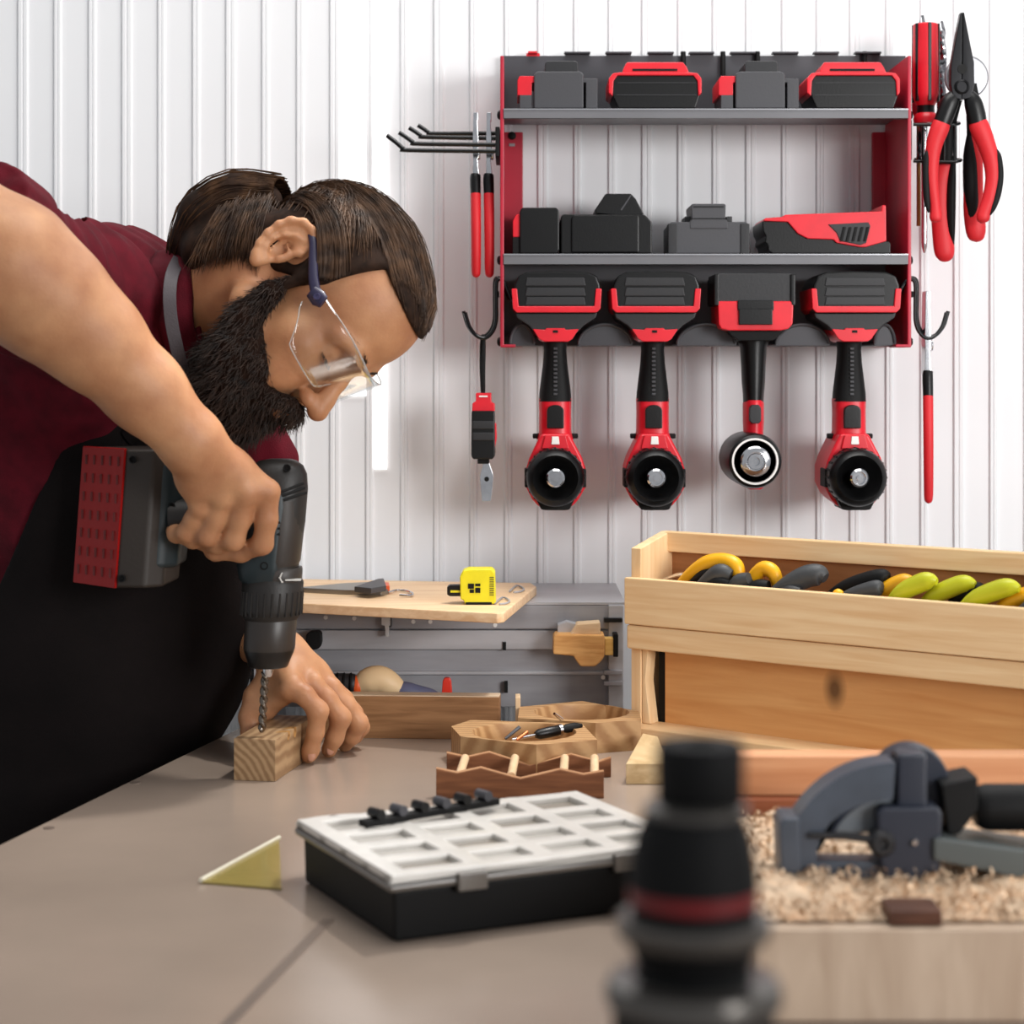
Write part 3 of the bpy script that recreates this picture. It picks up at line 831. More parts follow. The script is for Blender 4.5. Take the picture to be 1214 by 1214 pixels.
for x, y, h in ((598, 766, 10), (600, 815, 13)):
    MB().pxbox(x - 2, y - h / 2, x + 2, y + h / 2, BD + 0.002, BD + 0.013).build('slot', BLKM, bench)
for y in (736, 798, 811):
    MB().pxbox(716, y - 3, 738, y + 2, BD - 0.010, BD + 0.004).build('corner_clip', GALVD if y > 740 else BLK, bench, bevel=0.0008)

pb = BTOP
pt = pb + 0.012
pine = wood('pale_pine_board', (222, 180, 136), (244, 212, 172), 9, (1, 16, 16), 0.45)
poly = [on_table(335, 714, pt), on_table(590, 727, pt), on_table(598, 726, pt), on_table(636, 695, pt), on_table(630, 691, pt), on_table(335, 686, pt)]
pm = MB().slab(poly, pb, pt)
tag(pm.build('pine_board', pine, bevel=0.002), 'thin pale pine board lying on the grey steel bench, under the yellow tape measure', 'board')

# scissor-like callipers on the board
cz = pt
ca = thing('calliper', (*on_table(440, 702, cz), cz), 'grey steel calliper with a small orange stop lying on the pale pine board', 'calliper')


def flat_poly(pts, z0, z1):
    return MB().slab([on_table(x, y, z0) for x, y in pts], z0, z1)


flat_poly([(352, 702), (405, 697), (452, 694.5), (460, 697), (460, 705), (452, 706), (405, 705)], cz, cz + 0.006).build('beam', mat('worn_steel', (140, 134, 126), 0.35, 0.7), ca, bevel=0.0008)
flat_poly([(420, 702), (448, 692.5), (455, 692), (458, 701), (440, 704)], cz + 0.006, cz + 0.013).build('slide', GRYP, ca, bevel=0.001)
flat_poly([(455, 699.5), (461, 699.5), (462, 704), (455, 704)], cz, cz + 0.010).build('orange_stop', mat('orange_plastic', (226, 92, 40), 0.4), ca, bevel=0.001)
q = smooth_path([(460, 703), (470, 700.5), (482, 701), (489, 704), (486, 706.5), (474, 706)], 5)
MB().tube([Vector((*on_table(x, y, cz + 0.002), cz + 0.0025)) for x, y in q], 0.0016, 8).build('wire_loop', CHROME, ca)
for px, py in ((613, 697), (596, 711)):
    w = thing('wire_clip', (*on_table(px, py, cz), cz), 'bent wire clip lying on the pine board near its back corner' if py < 700 else 'bent wire clip lying on the pine board beside the yellow tape measure', 'wire clip', 'wire clips on the pine board')
    q = smooth_path([(px - 9, py + 4), (px, py - 3), (px + 8, py + 1), (px + 4, py + 4), (px - 4, py + 5)], 4)
    MB().tube([Vector((*on_table(x, y, cz + 0.002), cz + 0.0018)) for x, y in q], 0.0012, 6).build('bent_wire', GALVD, w)

# yellow tape measure
yel = mat('safety_yellow_plastic', (226, 214, 26), 0.4, var=0.05, scale=25)
yd = (CAMZ - pt) * FPX / (717 - HY)
ty = thing('yellow_tape_measure', W(567, 717, yd), 'bright yellow tape measure with black symbol standing on the pale pine board', 'tape measure')
b = MB().prism([(545, 684), (549, 677), (556, 675), (583, 675), (587, 679), (588, 716), (552, 717), (549, 711), (546, 711)], yd, yd + 0.034).build('case', yel, ty, bevel=0.003, seg=3)
MB().pxbox(555, 692, 562, 698, yd - 0.001, yd + 0.002).pxbox(563.5, 692, 569.5, 695, yd - 0.001, yd + 0.002).pxbox(557, 699, 562, 703, yd - 0.001, yd + 0.002).pxbox(563.5, 697, 569.5, 703, yd - 0.001, yd + 0.002).build('symbol', BLKM, b)
gm = MB()
for k in range(9):
    gm.pxbox(580.5, 684 + k * 2.6, 585.5, 685.3 + k * 2.6, yd - 0.0008, yd + 0.002)
gm.build('grip_mark', mat('olive_mark', (120, 112, 20), 0.6), b)
m = MB().prism([(530, 696), (533, 694), (547, 694), (547, 707), (533, 707), (530, 705)], yd + 0.006, yd + 0.022).build('mouth', BLK, ty, bevel=0.001)
MB().pxbox(534, 700, 547, 702.5, yd + 0.005, yd + 0.02).build('blade_end', yel, m)
MB().pxbox(552, 714, 583, 717, yd - 0.001, yd + 0.01).build('base_strip', BLKM, ty, bevel=0.0006)

# bracket, knob and wooden clamp on the bench front
t = thing('rail_bracket', W(458, 755, BD - 0.01), 'small white and grey bracket clipped on the bench rail below the pine board', 'bracket')
MB().prism([(452, 727), (462.5, 727), (462.5, 742), (461, 742), (461, 755), (457, 755), (456, 742), (452, 741)], BD - 0.014, BD).build('bracket_body', mat('pale_bracket', (205, 205, 205), 0.4), t, bevel=0.0012)
MB().pxbox(459.5, 729, 464, 744, BD - 0.012, BD).build('bracket_clip', GRYP, t, bevel=0.0008)
t = thing('clamp_knob', W(371, 770, BD - 0.02), 'black octagonal clamp knob on the bench rail beside the hand on the wood block', 'knob')
MB().prism([(362.5, 753), (366, 749), (377, 748), (381, 751), (381.5, 765), (377, 770), (366, 771), (362, 767)], BD - 0.028, BD - 0.004, 0.9).build('knob_body', BLKM, t, bevel=0.002)
MB().cyl(W(371, 760, BD - 0.006), W(371, 760, BD + 0.008), 0.006, 16).build('knob_stem', GRYP, t)
clampw = wood('honey_clamp_wood', (198, 140, 78), (226, 176, 112), 14, (2, 14, 14))
t = thing('wooden_clamp', W(695, 790, BD - 0.03), 'wooden jaw clamp fixed at the right end of the grey bench rail', 'clamp')
MB().prism([(656, 755), (660, 752), (712, 753), (717, 752.5), (717, 778), (713, 784), (706, 790.5), (688, 790.5), (682, 782), (680, 778), (655.5, 776)], BD - 0.042, BD - 0.004).build('jaw', clampw, t, bevel=0.003)
MB().prism([(676, 753), (684, 740), (712, 738), (712, 753)], BD - 0.036, BD - 0.006).build('upper_jaw', wood('pale_clamp_wood', (214, 180, 138), (232, 204, 168), 12, (2, 14, 14)), t, bevel=0.002)
MB().prism([(661, 741), (672, 737), (684, 740), (677, 752), (661, 752)], BD - 0.02, BD).build('clamp_plate', GALV, t, bevel=0.001)
MB().pxbox(717, 757, 728.5, 777, BD - 0.028, BD - 0.008).build('end_block', wood('yellow_clamp_wood', (214, 168, 90), (232, 192, 116), 12, (2, 14, 14)), t, bevel=0.001)
MB().pxbox(727, 752, 733, 779, BD - 0.03, BD - 0.005).build('end_plate', BLKM, t, bevel=0.001)
# ------------------------------------------------------------------ wooden tool box on the table
TH = math.radians(-38)
bx0 = (*on_table(748, 876), TABLE_Z)
tbox = thing('tool_box', bx0, 'long pale pine tool box with a tray of yellow and black hand tools', 'tool box', rz=TH)
PINE = wood('box_pine', (226, 184, 134), (242, 210, 164), 7, (1, 10, 16), 0.5)
PINEO = wood('orange_pine', (206, 144, 84), (226, 172, 112), 5, (0.9, 8, 11), 0.5, knots=((0.262, 0.018, 0.082, 0.026),))
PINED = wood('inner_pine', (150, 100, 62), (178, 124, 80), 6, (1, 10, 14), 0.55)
PINEV = wood('end_pine', (228, 186, 136), (244, 214, 170), 8, (10, 10, 1), 0.5)
BL, BW = 0.56, 0.075
e = MB().loft([[Vector((x, y, zz)) for y, zz in ((0, 0.0), (BW, 0.0), (BW, 0.242), (BW - 0.012, 0.242), (0.0, 0.226))] for x in (0, 0.014)])
e.build('end_panel', PINEV, tbox, bevel=0.0015, local=True)
e = MB().loft([[Vector((x, y, zz)) for y, zz in ((0, 0.0), (BW, 0.0), (BW, 0.242), (BW - 0.012, 0.242), (0.0, 0.226))] for x in (BL - 0.014, BL)])
e.build('end_panel', PINEV, tbox, bevel=0.0015, local=True)
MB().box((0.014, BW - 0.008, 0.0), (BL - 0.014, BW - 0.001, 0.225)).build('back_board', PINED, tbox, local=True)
MB().box((0.010, BW - 0.018, 0.218), (BL - 0.004, BW, 0.242)).build('top_rail', PINE, tbox, bevel=0.002, local=True)
MB().box((-0.002, -0.012, 0.137), (BL, 0.0, 0.192)).build('tray_front', PINE, tbox, bevel=0.0022, local=True)
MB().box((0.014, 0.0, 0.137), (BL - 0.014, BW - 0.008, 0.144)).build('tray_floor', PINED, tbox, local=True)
MB().box((0.0, -0.010, 0.108), (BL, 0.012, 0.1365)).build('front_rail', PINE, tbox, bevel=0.003, local=True)
MB().box((0.036, 0.018, 0.020), (BL - 0.014, 0.028, 0.137)).build('lower_panel', PINEO, tbox, bevel=0.001, local=True)
MB().box((0.026, 0.021, 0.020), (0.036, 0.03, 0.137)).build('dark_gap_strip', BLKM, tbox, local=True)
MB().loft([[Vector((x, y, zz)) for y, zz in ((-0.016, 0.0), (BW - 0.008, 0.0), (BW - 0.008, 0.012), (0.018, 0.021), (-0.016, 0.018))] for x in (0.012, BL)]).build('bottom_board', PINE, tbox, bevel=0.0022, local=True)
MB().loft([[Vector((x, y, zz)) for x, zz in ((0.0145, 0.020), (0.026, 0.020), (0.019, 0.07), (0.026, 0.137), (0.0145, 0.137))] for y in (0.002, 0.02)]).build('corner_bracket', PINEV, tbox, bevel=0.001, local=True)

YEL = mat('amber_yellow_grip', (236, 172, 20), 0.4)
LIME = mat('lime_yellow_grip', (188, 190, 30), 0.4)
DGR = mat('dark_grey_grip', (58, 60, 62), 0.55, bump=0.1, bscale=300)
MT = Matrix.Translation(Vector(bx0)) @ Matrix.Rotation(TH, 4, 'Z')
TG = 'tools in the tray of the tool box'


def tray_tool(kind, x, label, specs):
    """specs: (part name, material, [(x, y, z, r), ...], flat) in the box's own space"""
    t = thing(kind, MT @ Vector((x, 0.035, 0.144)), label, 'hand tool', TG)
    for nm, m, path, fl in specs:
        q = smooth_path(path, 5)
        MB().tube([MT @ Vector((a[0], a[1], a[2])) for a in q], [a[3] for a in q], 14, fl).build(nm, m, t)
    return t


F = 0.024
tray_tool('hand_saw', 0.085, 'saw with a large amber loop handle at the left end of the tray', [
    ('handle', YEL, [(0.045, F, 0.170, .006), (0.065, F, 0.192, .009), (0.090, F, 0.209, .011), (0.112, F, 0.215, .010), (0.128, F, 0.212, .010), (0.133, F, 0.203, .009), (0.131, F, 0.192, .006)], .9),
    ('blade', CHROME, [(0.020, F + .012, 0.186, .002), (0.045, F + .012, 0.194, .003), (0.062, F + .012, 0.196, .003)], 2.0),
    ('handle_grip', BLKM, [(0.070, F - .004, 0.182, .006), (0.090, F - .004, 0.196, .009), (0.104, F - .004, 0.202, .006)], .9)])
tray_tool('tin_snips', 0.115, 'dark grey gripped tool lying under the amber loop handle in the tool box tray', [
    ('handle', DGR, [(0.082, F - .012, 0.176, .007), (0.102, F - .012, 0.193, .010), (0.118, F - .012, 0.203, .011), (0.130, F - .010, 0.200, .007)], .9),
    ('grip_end', BLKM, [(0.100, F - .016, 0.180, .008), (0.116, F - .016, 0.191, .009), (0.130, F - .014, 0.190, .006)], .9)])
tray_tool('hooked_grip_knife', 0.165, 'tool with a small amber hooked end and dark grips, right of the saw handle', [
    ('handle', YEL, [(0.142, F, 0.182, .005), (0.155, F, 0.200, .008), (0.168, F, 0.210, .009), (0.180, F, 0.206, .009), (0.186, F, 0.192, .007)], .9),
    ('handle_grip', DGR, [(0.128, F - .012, 0.178, .007), (0.142, F - .012, 0.193, .010), (0.156, F - .012, 0.198, .008)], .9),
    ('lower_grip', BLKM, [(0.148, F - .014, 0.174, .007), (0.166, F - .012, 0.188, .010), (0.180, F - .010, 0.190, .008)], .9)])
tray_tool('grey_grip_pliers', 0.22, 'plain dark grey thick gripped tool in the tool box tray', [
    ('handle', DGR, [(0.186, F - .010, 0.180, .009), (0.206, F - .008, 0.194, .012), (0.226, F - .004, 0.205, .013), (0.240, F, 0.207, .012), (0.247, F, 0.204, .006)], .9),
    ('second_handle', GRYD, [(0.190, F - .017, 0.176, .008), (0.210, F - .016, 0.186, .010), (0.226, F - .016, 0.188, .006)], .9)])
tray_tool('black_grip_pliers', 0.29, 'long black gripped pliers with small yellow buttons in the tool box tray', [
    ('handle', BLKM, [(0.252, F, 0.182, .007), (0.275, F, 0.195, .010), (0.300, F, 0.205, .010), (0.318, F + .002, 0.209, .010), (0.324, F + .002, 0.208, .005)], .9),
    ('second_handle', DGR, [(0.268, F - .014, 0.178, .007), (0.292, F - .014, 0.190, .009), (0.318, F - .012, 0.199, .009), (0.324, F - .012, 0.200, .004)], .9),
    ('yellow_button', YEL, [(0.268, F - .020, 0.186, .003), (0.274, F - .020, 0.190, .006), (0.280, F - .020, 0.190, .003)], .9)])
for nd_, (lab, x0, m, a, lift, half) in enumerate((('slim amber yellow handled driver next to the black pliers in the tray', 0.325, YEL, 0.030, 0.0, 'driver'),
                            ('lime yellow handled driver standing tallest of the yellow ones in the tray', 0.358, LIME, 0.030, 0.005, 'driver'),
                            ('fat lime yellow handled driver with a pale blade stripe in the tray', 0.392, LIME, 0.034, 0.003, 'driver'),
                            ('lime yellow handled driver right of the black grip in the tray', 0.446, LIME, 0.036, 0.004, 'driver'),
                            ('short amber handled driver close to the right edge of the photo in the tray', 0.472, YEL, 0.030, -0.003, 'driver'))):
    oy = 0.007 * (-1) ** nd_
    tray_tool(half, x0, lab, [
        ('handle', m, [(x0 - a * .8, F - .006 + oy, 0.178 + lift, .006), (x0 - a * .3, F - .006 + oy, 0.192 + lift, .0095), (x0 + a * .4, F - .004 + oy, 0.203 + lift, .0105), (x0 + a * .75, F - .004 + oy, 0.206 + lift, .009), (x0 + a, F - .004 + oy, 0.205 + lift, .004)], .9),
        ('shank', CHROME, [(x0 - a * 2.0, F - .006 + oy, 0.158 + lift, .002), (x0 - a * .8, F - .006 + oy, 0.178 + lift, .002)], 1.0)])
tray_tool('black_driver', 0.415, 'short black handled driver between two lime ones in the tray', [
    ('handle', BLKM, [(0.396, F + .010, 0.184, .007), (0.414, F + .010, 0.197, .011), (0.428, F + .010, 0.201, .010), (0.433, F + .010, 0.200, .004)], .9),
    ('shank', CHROME, [(0.372, F + .010, 0.160, .002), (0.396, F + .010, 0.184, .002)], 1.0)])
tray_tool('grey_cutter', 0.50, 'dark grey cutter with a rounded head at the far right of the tray', [
    ('handle', DGR, [(0.474, F + .008, 0.182, .008), (0.490, F + .008, 0.200, .012), (0.506, F + .008, 0.207, .012), (0.520, F + .008, 0.206, .008)], .9),
    ('guard', GRYP, [(0.482, F - .012, 0.182, .007), (0.500, F - .012, 0.192, .010), (0.520, F - .012, 0.196, .008)], .9)])

# ------------------------------------------------------------------ wood block being drilled
blockw = wood('drilled_block_wood', (142, 110, 78), (174, 142, 106), 10, (16, 2.2, 16), 0.5, rings=('Y', 42, (0.045, 0, 0.03)), distort=2.2)
bp0 = Vector((*on_table(277, 925), TABLE_Z))
bp1 = Vector((*on_table(328, 925.5), TABLE_Z))
bdir = (Vector((*on_table(355, 907), 0)) - Vector((bp1.x, bp1.y, 0))).normalized()
bw = (bp1 - bp0).length
ang = math.atan2(bdir.y, bdir.x) - math.pi / 2
blk = MB().box((0, 0, 0), (bw, 0.150, 0.0445))
block = blk.build('wood_block', blockw, None, bevel=0.0009, local=True)
block.location = bp0
block.rotation_euler = (0, 0, ang)
tag(block, 'small square sectioned pine block under the drill bit, held by a hand on the table', 'wood block')
chips = MB()
random.seed(4)
for i in range(7):
    a = 0.036 + random.random() * 0.035
    chips.loft([[Vector((bw - 0.014 + random.random() * 0.012, a, 0.0446)), Vector((bw - 0.001, a + 0.004, 0.0446)), Vector((bw + 0.0006, a + 0.003, 0.038 - random.random() * 0.006))],
                [Vector((bw - 0.008, a + 0.006, 0.0452)), Vector((bw + 0.0002, a + 0.008, 0.0452)), Vector((bw + 0.0012, a + 0.007, 0.040))]])
ck = chips.build('splintered_edge', wood('splinter_wood', (120, 82, 44), (190, 142, 84), 30, (6, 6, 6)), block, local=True)
tag(ck, 'splintered darker edge')

# ------------------------------------------------------------------ long board behind the hand
oak = wood('board_oak', (132, 92, 58), (168, 124, 84), 9, (1.2, 14, 16), 0.5)
bd = thing('oak_board', (*on_table(500, 876), TABLE_Z), 'long brown planed board standing on edge behind the hand on the work table', 'board', rz=-0.06)
MB().box((-0.135, 0.0, 0), (0.092, 0.026, 0.050)).build('board_body', oak, bd, bevel=0.0008, local=True)
MB().box((-0.135, 0.0008, 0.0495), (0.0917, 0.0252, 0.0512)).build('top_face', wood('pale_planed_top', (206, 178, 146), (226, 204, 176), 12, (2, 14, 14)), bd, local=True)
pk = MB().box((0, 0, 0), (0.006, 0.03, 0.047))
po = pk.build('pale_offcut', wood('offcut_wood', (214, 178, 136), (236, 210, 174), 12, (10, 10, 2)), None, bevel=0.0008, local=True)
po.location = (*on_table(611, 874), TABLE_Z)
tag(po, 'thin pale wooden offcut standing at the right end of the brown board', 'offcut')

# ------------------------------------------------------------------ hexagonal bowls
BZ = TABLE_Z + 0.035


def bowl(name, poly, c, r, depth, label, z1=BZ):
    endg = wood('bowl_ash', (158, 118, 78), (188, 150, 106), 9, (7, 7, 16), 0.5, rings=('X', 26, (0.3, -2.1, -0.6)), distort=1.5)
    t = thing(name, (*c, TABLE_Z), label, 'bowl', 'hexagonal bowls')
    c = Vector((c[0], c[1], 0))
    n = 72
    ph = np.array(poly)

    def edge(a):
        d = Vector((math.cos(a), math.sin(a), 0))
        best = None
        for i in range(len(poly)):
            p = Vector((*poly[i], 0)) - c; q = Vector((*poly[(i + 1) % len(poly)], 0)) - c
            e = q - p
            den = d.x * e.y - d.y * e.x
            if abs(den) < 1e-9: continue
            s = (p.x * e.y - p.y * e.x) / den
            u = (p.x * d.y - p.y * d.x) / den
            if s > 0 and -1e-6 <= u <= 1 + 1e-6: best = s if best is None else min(best, s)
        return best
    angs = sorted([2 * math.pi * i / n for i in range(n)] + [math.atan2(p[1] - c.y, p[0] - c.x) % (2 * math.pi) for p in poly])
    out = [c + Vector((math.cos(a), math.sin(a), 0)) * edge(a) for a in angs]
    circ = lambda rr, z: [c + Vector((math.cos(a) * rr, math.sin(a) * rr, z)) for a in angs]
    rings = [[p + Vector((0, 0, TABLE_Z)) for p in out], [p + Vector((0, 0, z1)) for p in out], circ(r, z1), circ(r * 0.985, z1 - 0.002), circ(r * 0.975, z1 - depth * 0.8), circ(r * 0.90, z1 - depth), circ(0.002, z1 - depth)]
    MB().loft(rings).build('bowl_body', endg, t, sharp=25)
    return t


p1 = [on_table(x, y, BZ) for x, y in ((535, 861), (546, 873), (636, 883), (708, 877), (690, 858), (558, 853.5))]
bowl('hexagonal_bowl', p1, (0.0135, 2.248), 0.058, 0.030, 'nearer hexagonal wooden bowl with a black handled tool and bits inside')
p2 = [on_table(x, y, BZ) for x, y in ((614, 851), (616, 838), (690, 831), (757, 843), (760, 853), (706, 857))]
bowl('hexagonal_bowl', p2, (0.0815, 2.378), 0.056, 0.030, 'farther hexagonal wooden bowl with the pale rim, touching the big pine tool box')
t = thing('mini_driver', (0.04, 2.24, TABLE_Z + 0.012), 'short black handled driver with silver shaft leaning on the rim of the nearer bowl', 'driver')
A, B_ = W(607, 877, 2.235), W(690, 860, 2.275)
L = lambda k: A.lerp(B_, k)
MB().tube([L(0.33), L(0.38), L(0.52), L(0.68), L(0.72)], [0.0035, 0.0058, 0.0062, 0.0058, 0.0035], 14).build('handle', BLK, t)
MB().cyl(A, L(0.35), 0.0017, 10).build('shaft', CHROME, t)
MB().tube([L(0.66), L(0.70)], 0.0066, 14).build('collar', CHROME, t)
MB().tube([L(0.70), L(0.78), L(0.9), L(1.0)], [0.003, 0.0052, 0.005, 0.002], 14).build('cap', BLKM, t)
for i, (a, b, dd, m, lab) in enumerate((((599, 876), (616, 862), 2.25, STEEL, 'thin dark steel bit leaning in the left of the nearer bowl'), ((613, 877), (625, 868), 2.22, mat('copper_bit', (170, 96, 60), 0.3, 0.9), 'copper coloured curled bit in the middle of the nearer bowl'), ((657, 846), (666, 853), 2.285, CHROME, 'bright steel bit standing up at the back rim of the nearer bowl'))):
    t = MB().tube([W(*a, dd), W(*b, dd + 0.01)], [0.0016, 0.0022], 10)
    tag(t.build('loose_bit', m), lab, 'bit', 'loose bits in the nearer bowl')

# ------------------------------------------------------------------ zigzag rack
zw = wood('zigzag_walnut', (104, 62, 38), (142, 92, 60), 10, (1.5, 14, 14), 0.5)
zt = thing('zigzag_rack', (*on_table(620, 945), TABLE_Z), 'brown wooden rack of two zigzag topped rails joined by pale pegs', 'rack')
zr = [((517, 912), (542, 917), (570, 911), (617, 924), (664, 913), (692, 919), (716, 915)), 947, 2.064]
zb = [((529.5, 893), (553, 898.5), (580, 892.5), (628, 908), (677, 895), (710, 904), (724.5, 899)), 921, 2.17]
for pts, yb, d in (zr, zb):
    pl = [W(x, y, d) for x, y in pts] + [Vector((W(pts[-1][0], 0, d).x, d, TABLE_Z)), Vector((W(pts[0][0], 0, d).x, d, TABLE_Z))]
    MB().loft([pl, [p + Vector((0, 0.010, 0)) for p in pl]]).build('zigzag_rail', zw, zt, bevel=0.0008)
    tp = []
    base = [W(x, y, d) for x, y in pts]
    MB().loft([[p + Vector((0, 0.0006, -0.0006)) for p in base] + [p + Vector((0, 0.0006, 0.0005)) for p in reversed(base)], [p + Vector((0, 0.0094, -0.0006)) for p in base] + [p + Vector((0, 0.0094, 0.0005)) for p in reversed(base)]]).build('rail_top', wood('zigzag_top', (150, 104, 70), (182, 138, 100), 12, (2, 12, 12)), zt)
for x in (544, 606, 668, 705):
    a = W(x, 915, 2.068)
    MB().cyl(Vector((a.x, 2.0735, TABLE_Z + 0.0205)), Vector((a.x + 0.004, 2.1705, TABLE_Z + 0.0205)), 0.0045, 16).build('peg', wood('peg_wood', (206, 172, 132), (228, 200, 164), 12, (10, 1, 10)), zt)

# pale wedge between the case and the bowls
wd = MB().slab([on_table(742, 930), on_table(762, 892), on_table(780, 896), on_table(792, 930)], TABLE_Z, TABLE_Z + 0.022)
tag(wd.build('wedge_offcut', wood('wedge_pine', (186, 156, 112), (214, 188, 146), 10, (6, 2, 10)), bevel=0.001), 'pale triangular pine offcut lying between the grey lidded case and the tool box', 'offcut')

# ------------------------------------------------------------------ organiser case
oc = Vector((*on_table(467, 1119), TABLE_Z))
lr = Vector((*on_table(745, 1082), 0)) - Vector((oc.x, oc.y, 0))
oa = math.atan2(lr.y, lr.x)
case = thing('organiser_case', oc, 'black compartment case with a pale framed lid in the blurred front of the table', 'case', rz=oa)
CL, CW = 0.262, 0.205
caseb = mat('case_black', (6, 6, 7), 0.6, spec=0.2)
m = MB().loft([[Vector(p) for p in ((0.001, 0.001, 0), (CL - .001, 0.001, 0), (CL - .001, CW - .001, 0), (.001, CW - .001, 0))], [Vector(p) for p in ((0, 0, .040), (CL, 0, .040), (CL, CW, .040), (0, CW, .040))]])
m.build('base_tray', caseb, case, bevel=0.004, local=True)
lidm = mat('frosted_lid_plastic', (206, 202, 196), 0.22, spec=0.6, var=0.03, scale=30)
lidr = mat('smoky_lid_rim', (96, 90, 84), 0.3, spec=0.6)
MB().box((-0.006, -0.006, 0.040), (CL + 0.006, CW + 0.006, 0.047)).build('lid_rim', lidr, case, bevel=0.003, local=True)
lid = MB()
t0 = 0.047
z1 = 0.0535
xs_ = [0.0, 0.072, 0.134, 0.196, CL]
ys_ = [0.0, 0.05, 0.098, 0.146, CW]
bwid = 0.0085
for x in xs_:
    lid.box((min(max(x - bwid, -0.004), CL - 2 * bwid + .004), -0.004, t0), (max(min(x + bwid, CL + 0.004), 2 * bwid - .004), CW + 0.004, z1))
for y in ys_:
    lid.box((-0.004, min(max(y - bwid, -0.004), CW - 2 * bwid + .004), t0), (CL + 0.004, max(min(y + bwid, CW + 0.004), 2 * bwid - .004), z1 - 0.0003))
lid.build('lid_frame', lidm, case, bevel=0.0016, local=True)
for i in range(4):
    for j in range(4):
        a, b, c, d = xs_[i] + bwid, xs_[i + 1] - bwid, ys_[j] + bwid, ys_[j + 1] - bwid
        dark = (i + j * 3) % 4 == 0
        MB().box((a, c, t0 - 0.0006), (b, d, t0 + 0.0012)).build('lid_window', mat('window_dull', (128, 120, 110), 0.25, spec=0.6) if dark else mat('window_pale', (168, 163, 156), 0.2, spec=0.6), case, local=True)
for lx in (0.05, CL - 0.075):
    MB().box((lx, -0.010, 0.036), (lx + 0.025, -0.004, 0.05)).build('latch', lidr, case, bevel=0.0015, local=True)
tab = [Vector((0.034 + 0.036 * math.cos(a), CW + 0.010 + 0.017 * math.sin(a), 0)) for a in [2 * math.pi * i / 32 for i in range(32)]]
MB().loft([[p + Vector((0, 0, 0.043)) for p in tab], [p + Vector((0, 0, 0.049)) for p in tab]]).build('hang_tab', lidm, case, bevel=0.0015, local=True)
MB().cyl((0.036, CW + 0.018, 0.0485), (0.036, CW + 0.018, 0.0494), 0.005, 18).build('tab_hole', lidr, case, local=True)
MC = Matrix.Translation(oc) @ Matrix.Rotation(oa, 4, 'Z')
bar = thing('bit_holder', MC @ Vector((0.08, CW - 0.03, z1)), 'black strip of driver bits lying on the back of the grey lid', 'bit holder')
p0 = MC @ Vector((0.035, CW - 0.050, z1)); p1_ = MC @ Vector((0.175, CW - 0.016, z1))
dv = (p1_ - p0)
nn = Vector((-dv.y, dv.x, 0)).normalized() * 0.006
MB().slab([((p0 - nn).x, (p0 - nn).y), ((p1_ - nn).x, (p1_ - nn).y), ((p1_ + nn).x, (p1_ + nn).y), ((p0 + nn).x, (p0 + nn).y)], z1 + oc.z + 0.0002, z1 + oc.z + 0.006).build('holder_strip', BLKM, bar, bevel=0.001)
for k in range(6):
    c = p0 + dv * (0.1 + k * 0.16)
    MB().tube([c - nn * 1.3 + Vector((0, 0, 0.010)), c + nn * 1.3 + Vector((0, 0, 0.010))], 0.0045, 12).build('bit', STEEL if k % 2 else BLK, bar)

# yellowed set square under the case's corner
tri = [on_table(238, 1048), on_table(334, 1056), on_table(331, 997)]
c3 = Vector((sum(p[0] for p in tri) / 3, sum(p[1] for p in tri) / 3))
sq = thing('set_square', (c3.x, c3.y, TABLE_Z), 'yellowish translucent triangular set square lying by the corner of the black case', 'set square')
MB().slab(tri, TABLE_Z + 0.0003, TABLE_Z + 0.0024).build('square_plate', mat('yellowed_acrylic', (176, 158, 92), 0.15, trans=0.35, spec=0.6), sq, bevel=0.0006)
ed = [Vector((*tri[0], TABLE_Z + 0.0032)), Vector((*tri[2], TABLE_Z + 0.0032))]
MB().tube(ed, 0.002, 8).build('bevel_edge', mat('pale_acrylic_edge', (225, 220, 200), 0.2, spec=0.7), sq)

# ------------------------------------------------------------------ things lying behind the board
t = thing('pale_grip_tool', (*on_table(440, 866), TABLE_Z), 'tool with ribbed black neck, orange collar and pale body behind the brown board', 'hand tool')
D2 = 2.452


def lump(name, m, path):
    q = smooth_path(path, 5)
    return MB().tube([W(a[0], a[1], D2) for a in q], [a[2] / FPX * D2 for a in q], 16, 0.9).build(name, m, t)


lump('neck', GRYD, [(374, 803, 5), (386, 807, 9), (398, 810, 12), (408, 811, 13), (420, 812, 13), (423, 812, 9)])
for x in (400, 408, 416):
    MB().lathe([(12.5 / FPX * D2, -0.0016), (14 / FPX * D2, 0), (12.5 / FPX * D2, 0.0016)], W(x, 811, D2), (1, 0, 0), 20).build('neck_rib', BLKM, t)
lump('collar', mat('orange_collar', (232, 96, 40), 0.45), [(419, 813, 12), (424, 813, 13), (428, 813, 12)])
lump('body', mat('pale_cream_grip', (238, 206, 160), 0.5), [(424, 814, 10), (436, 808, 16), (450, 806, 17), (462, 812, 16), (472, 818, 12), (478, 822, 8)])
lump('end', mat('blue_grey_grip', (96, 100, 128), 0.5), [(464, 822, 9), (478, 820, 12), (495, 823, 11), (512, 826, 9), (522, 829, 5)])
MB().slab([(W(385, 0, D2).x, D2 - 0.01), (W(520, 0, D2).x, D2 - 0.01), (W(520, 0, D2).x, D2 + 0.012), (W(385, 0, D2).x, D2 + 0.012)], TABLE_Z, W(0, 832, D2).z).build('stand', GRYD, t, bevel=0.002)
t = thing('red_marker', (*on_table(530, 866), TABLE_Z), 'upright red capped marker standing behind the brown board', 'marker')
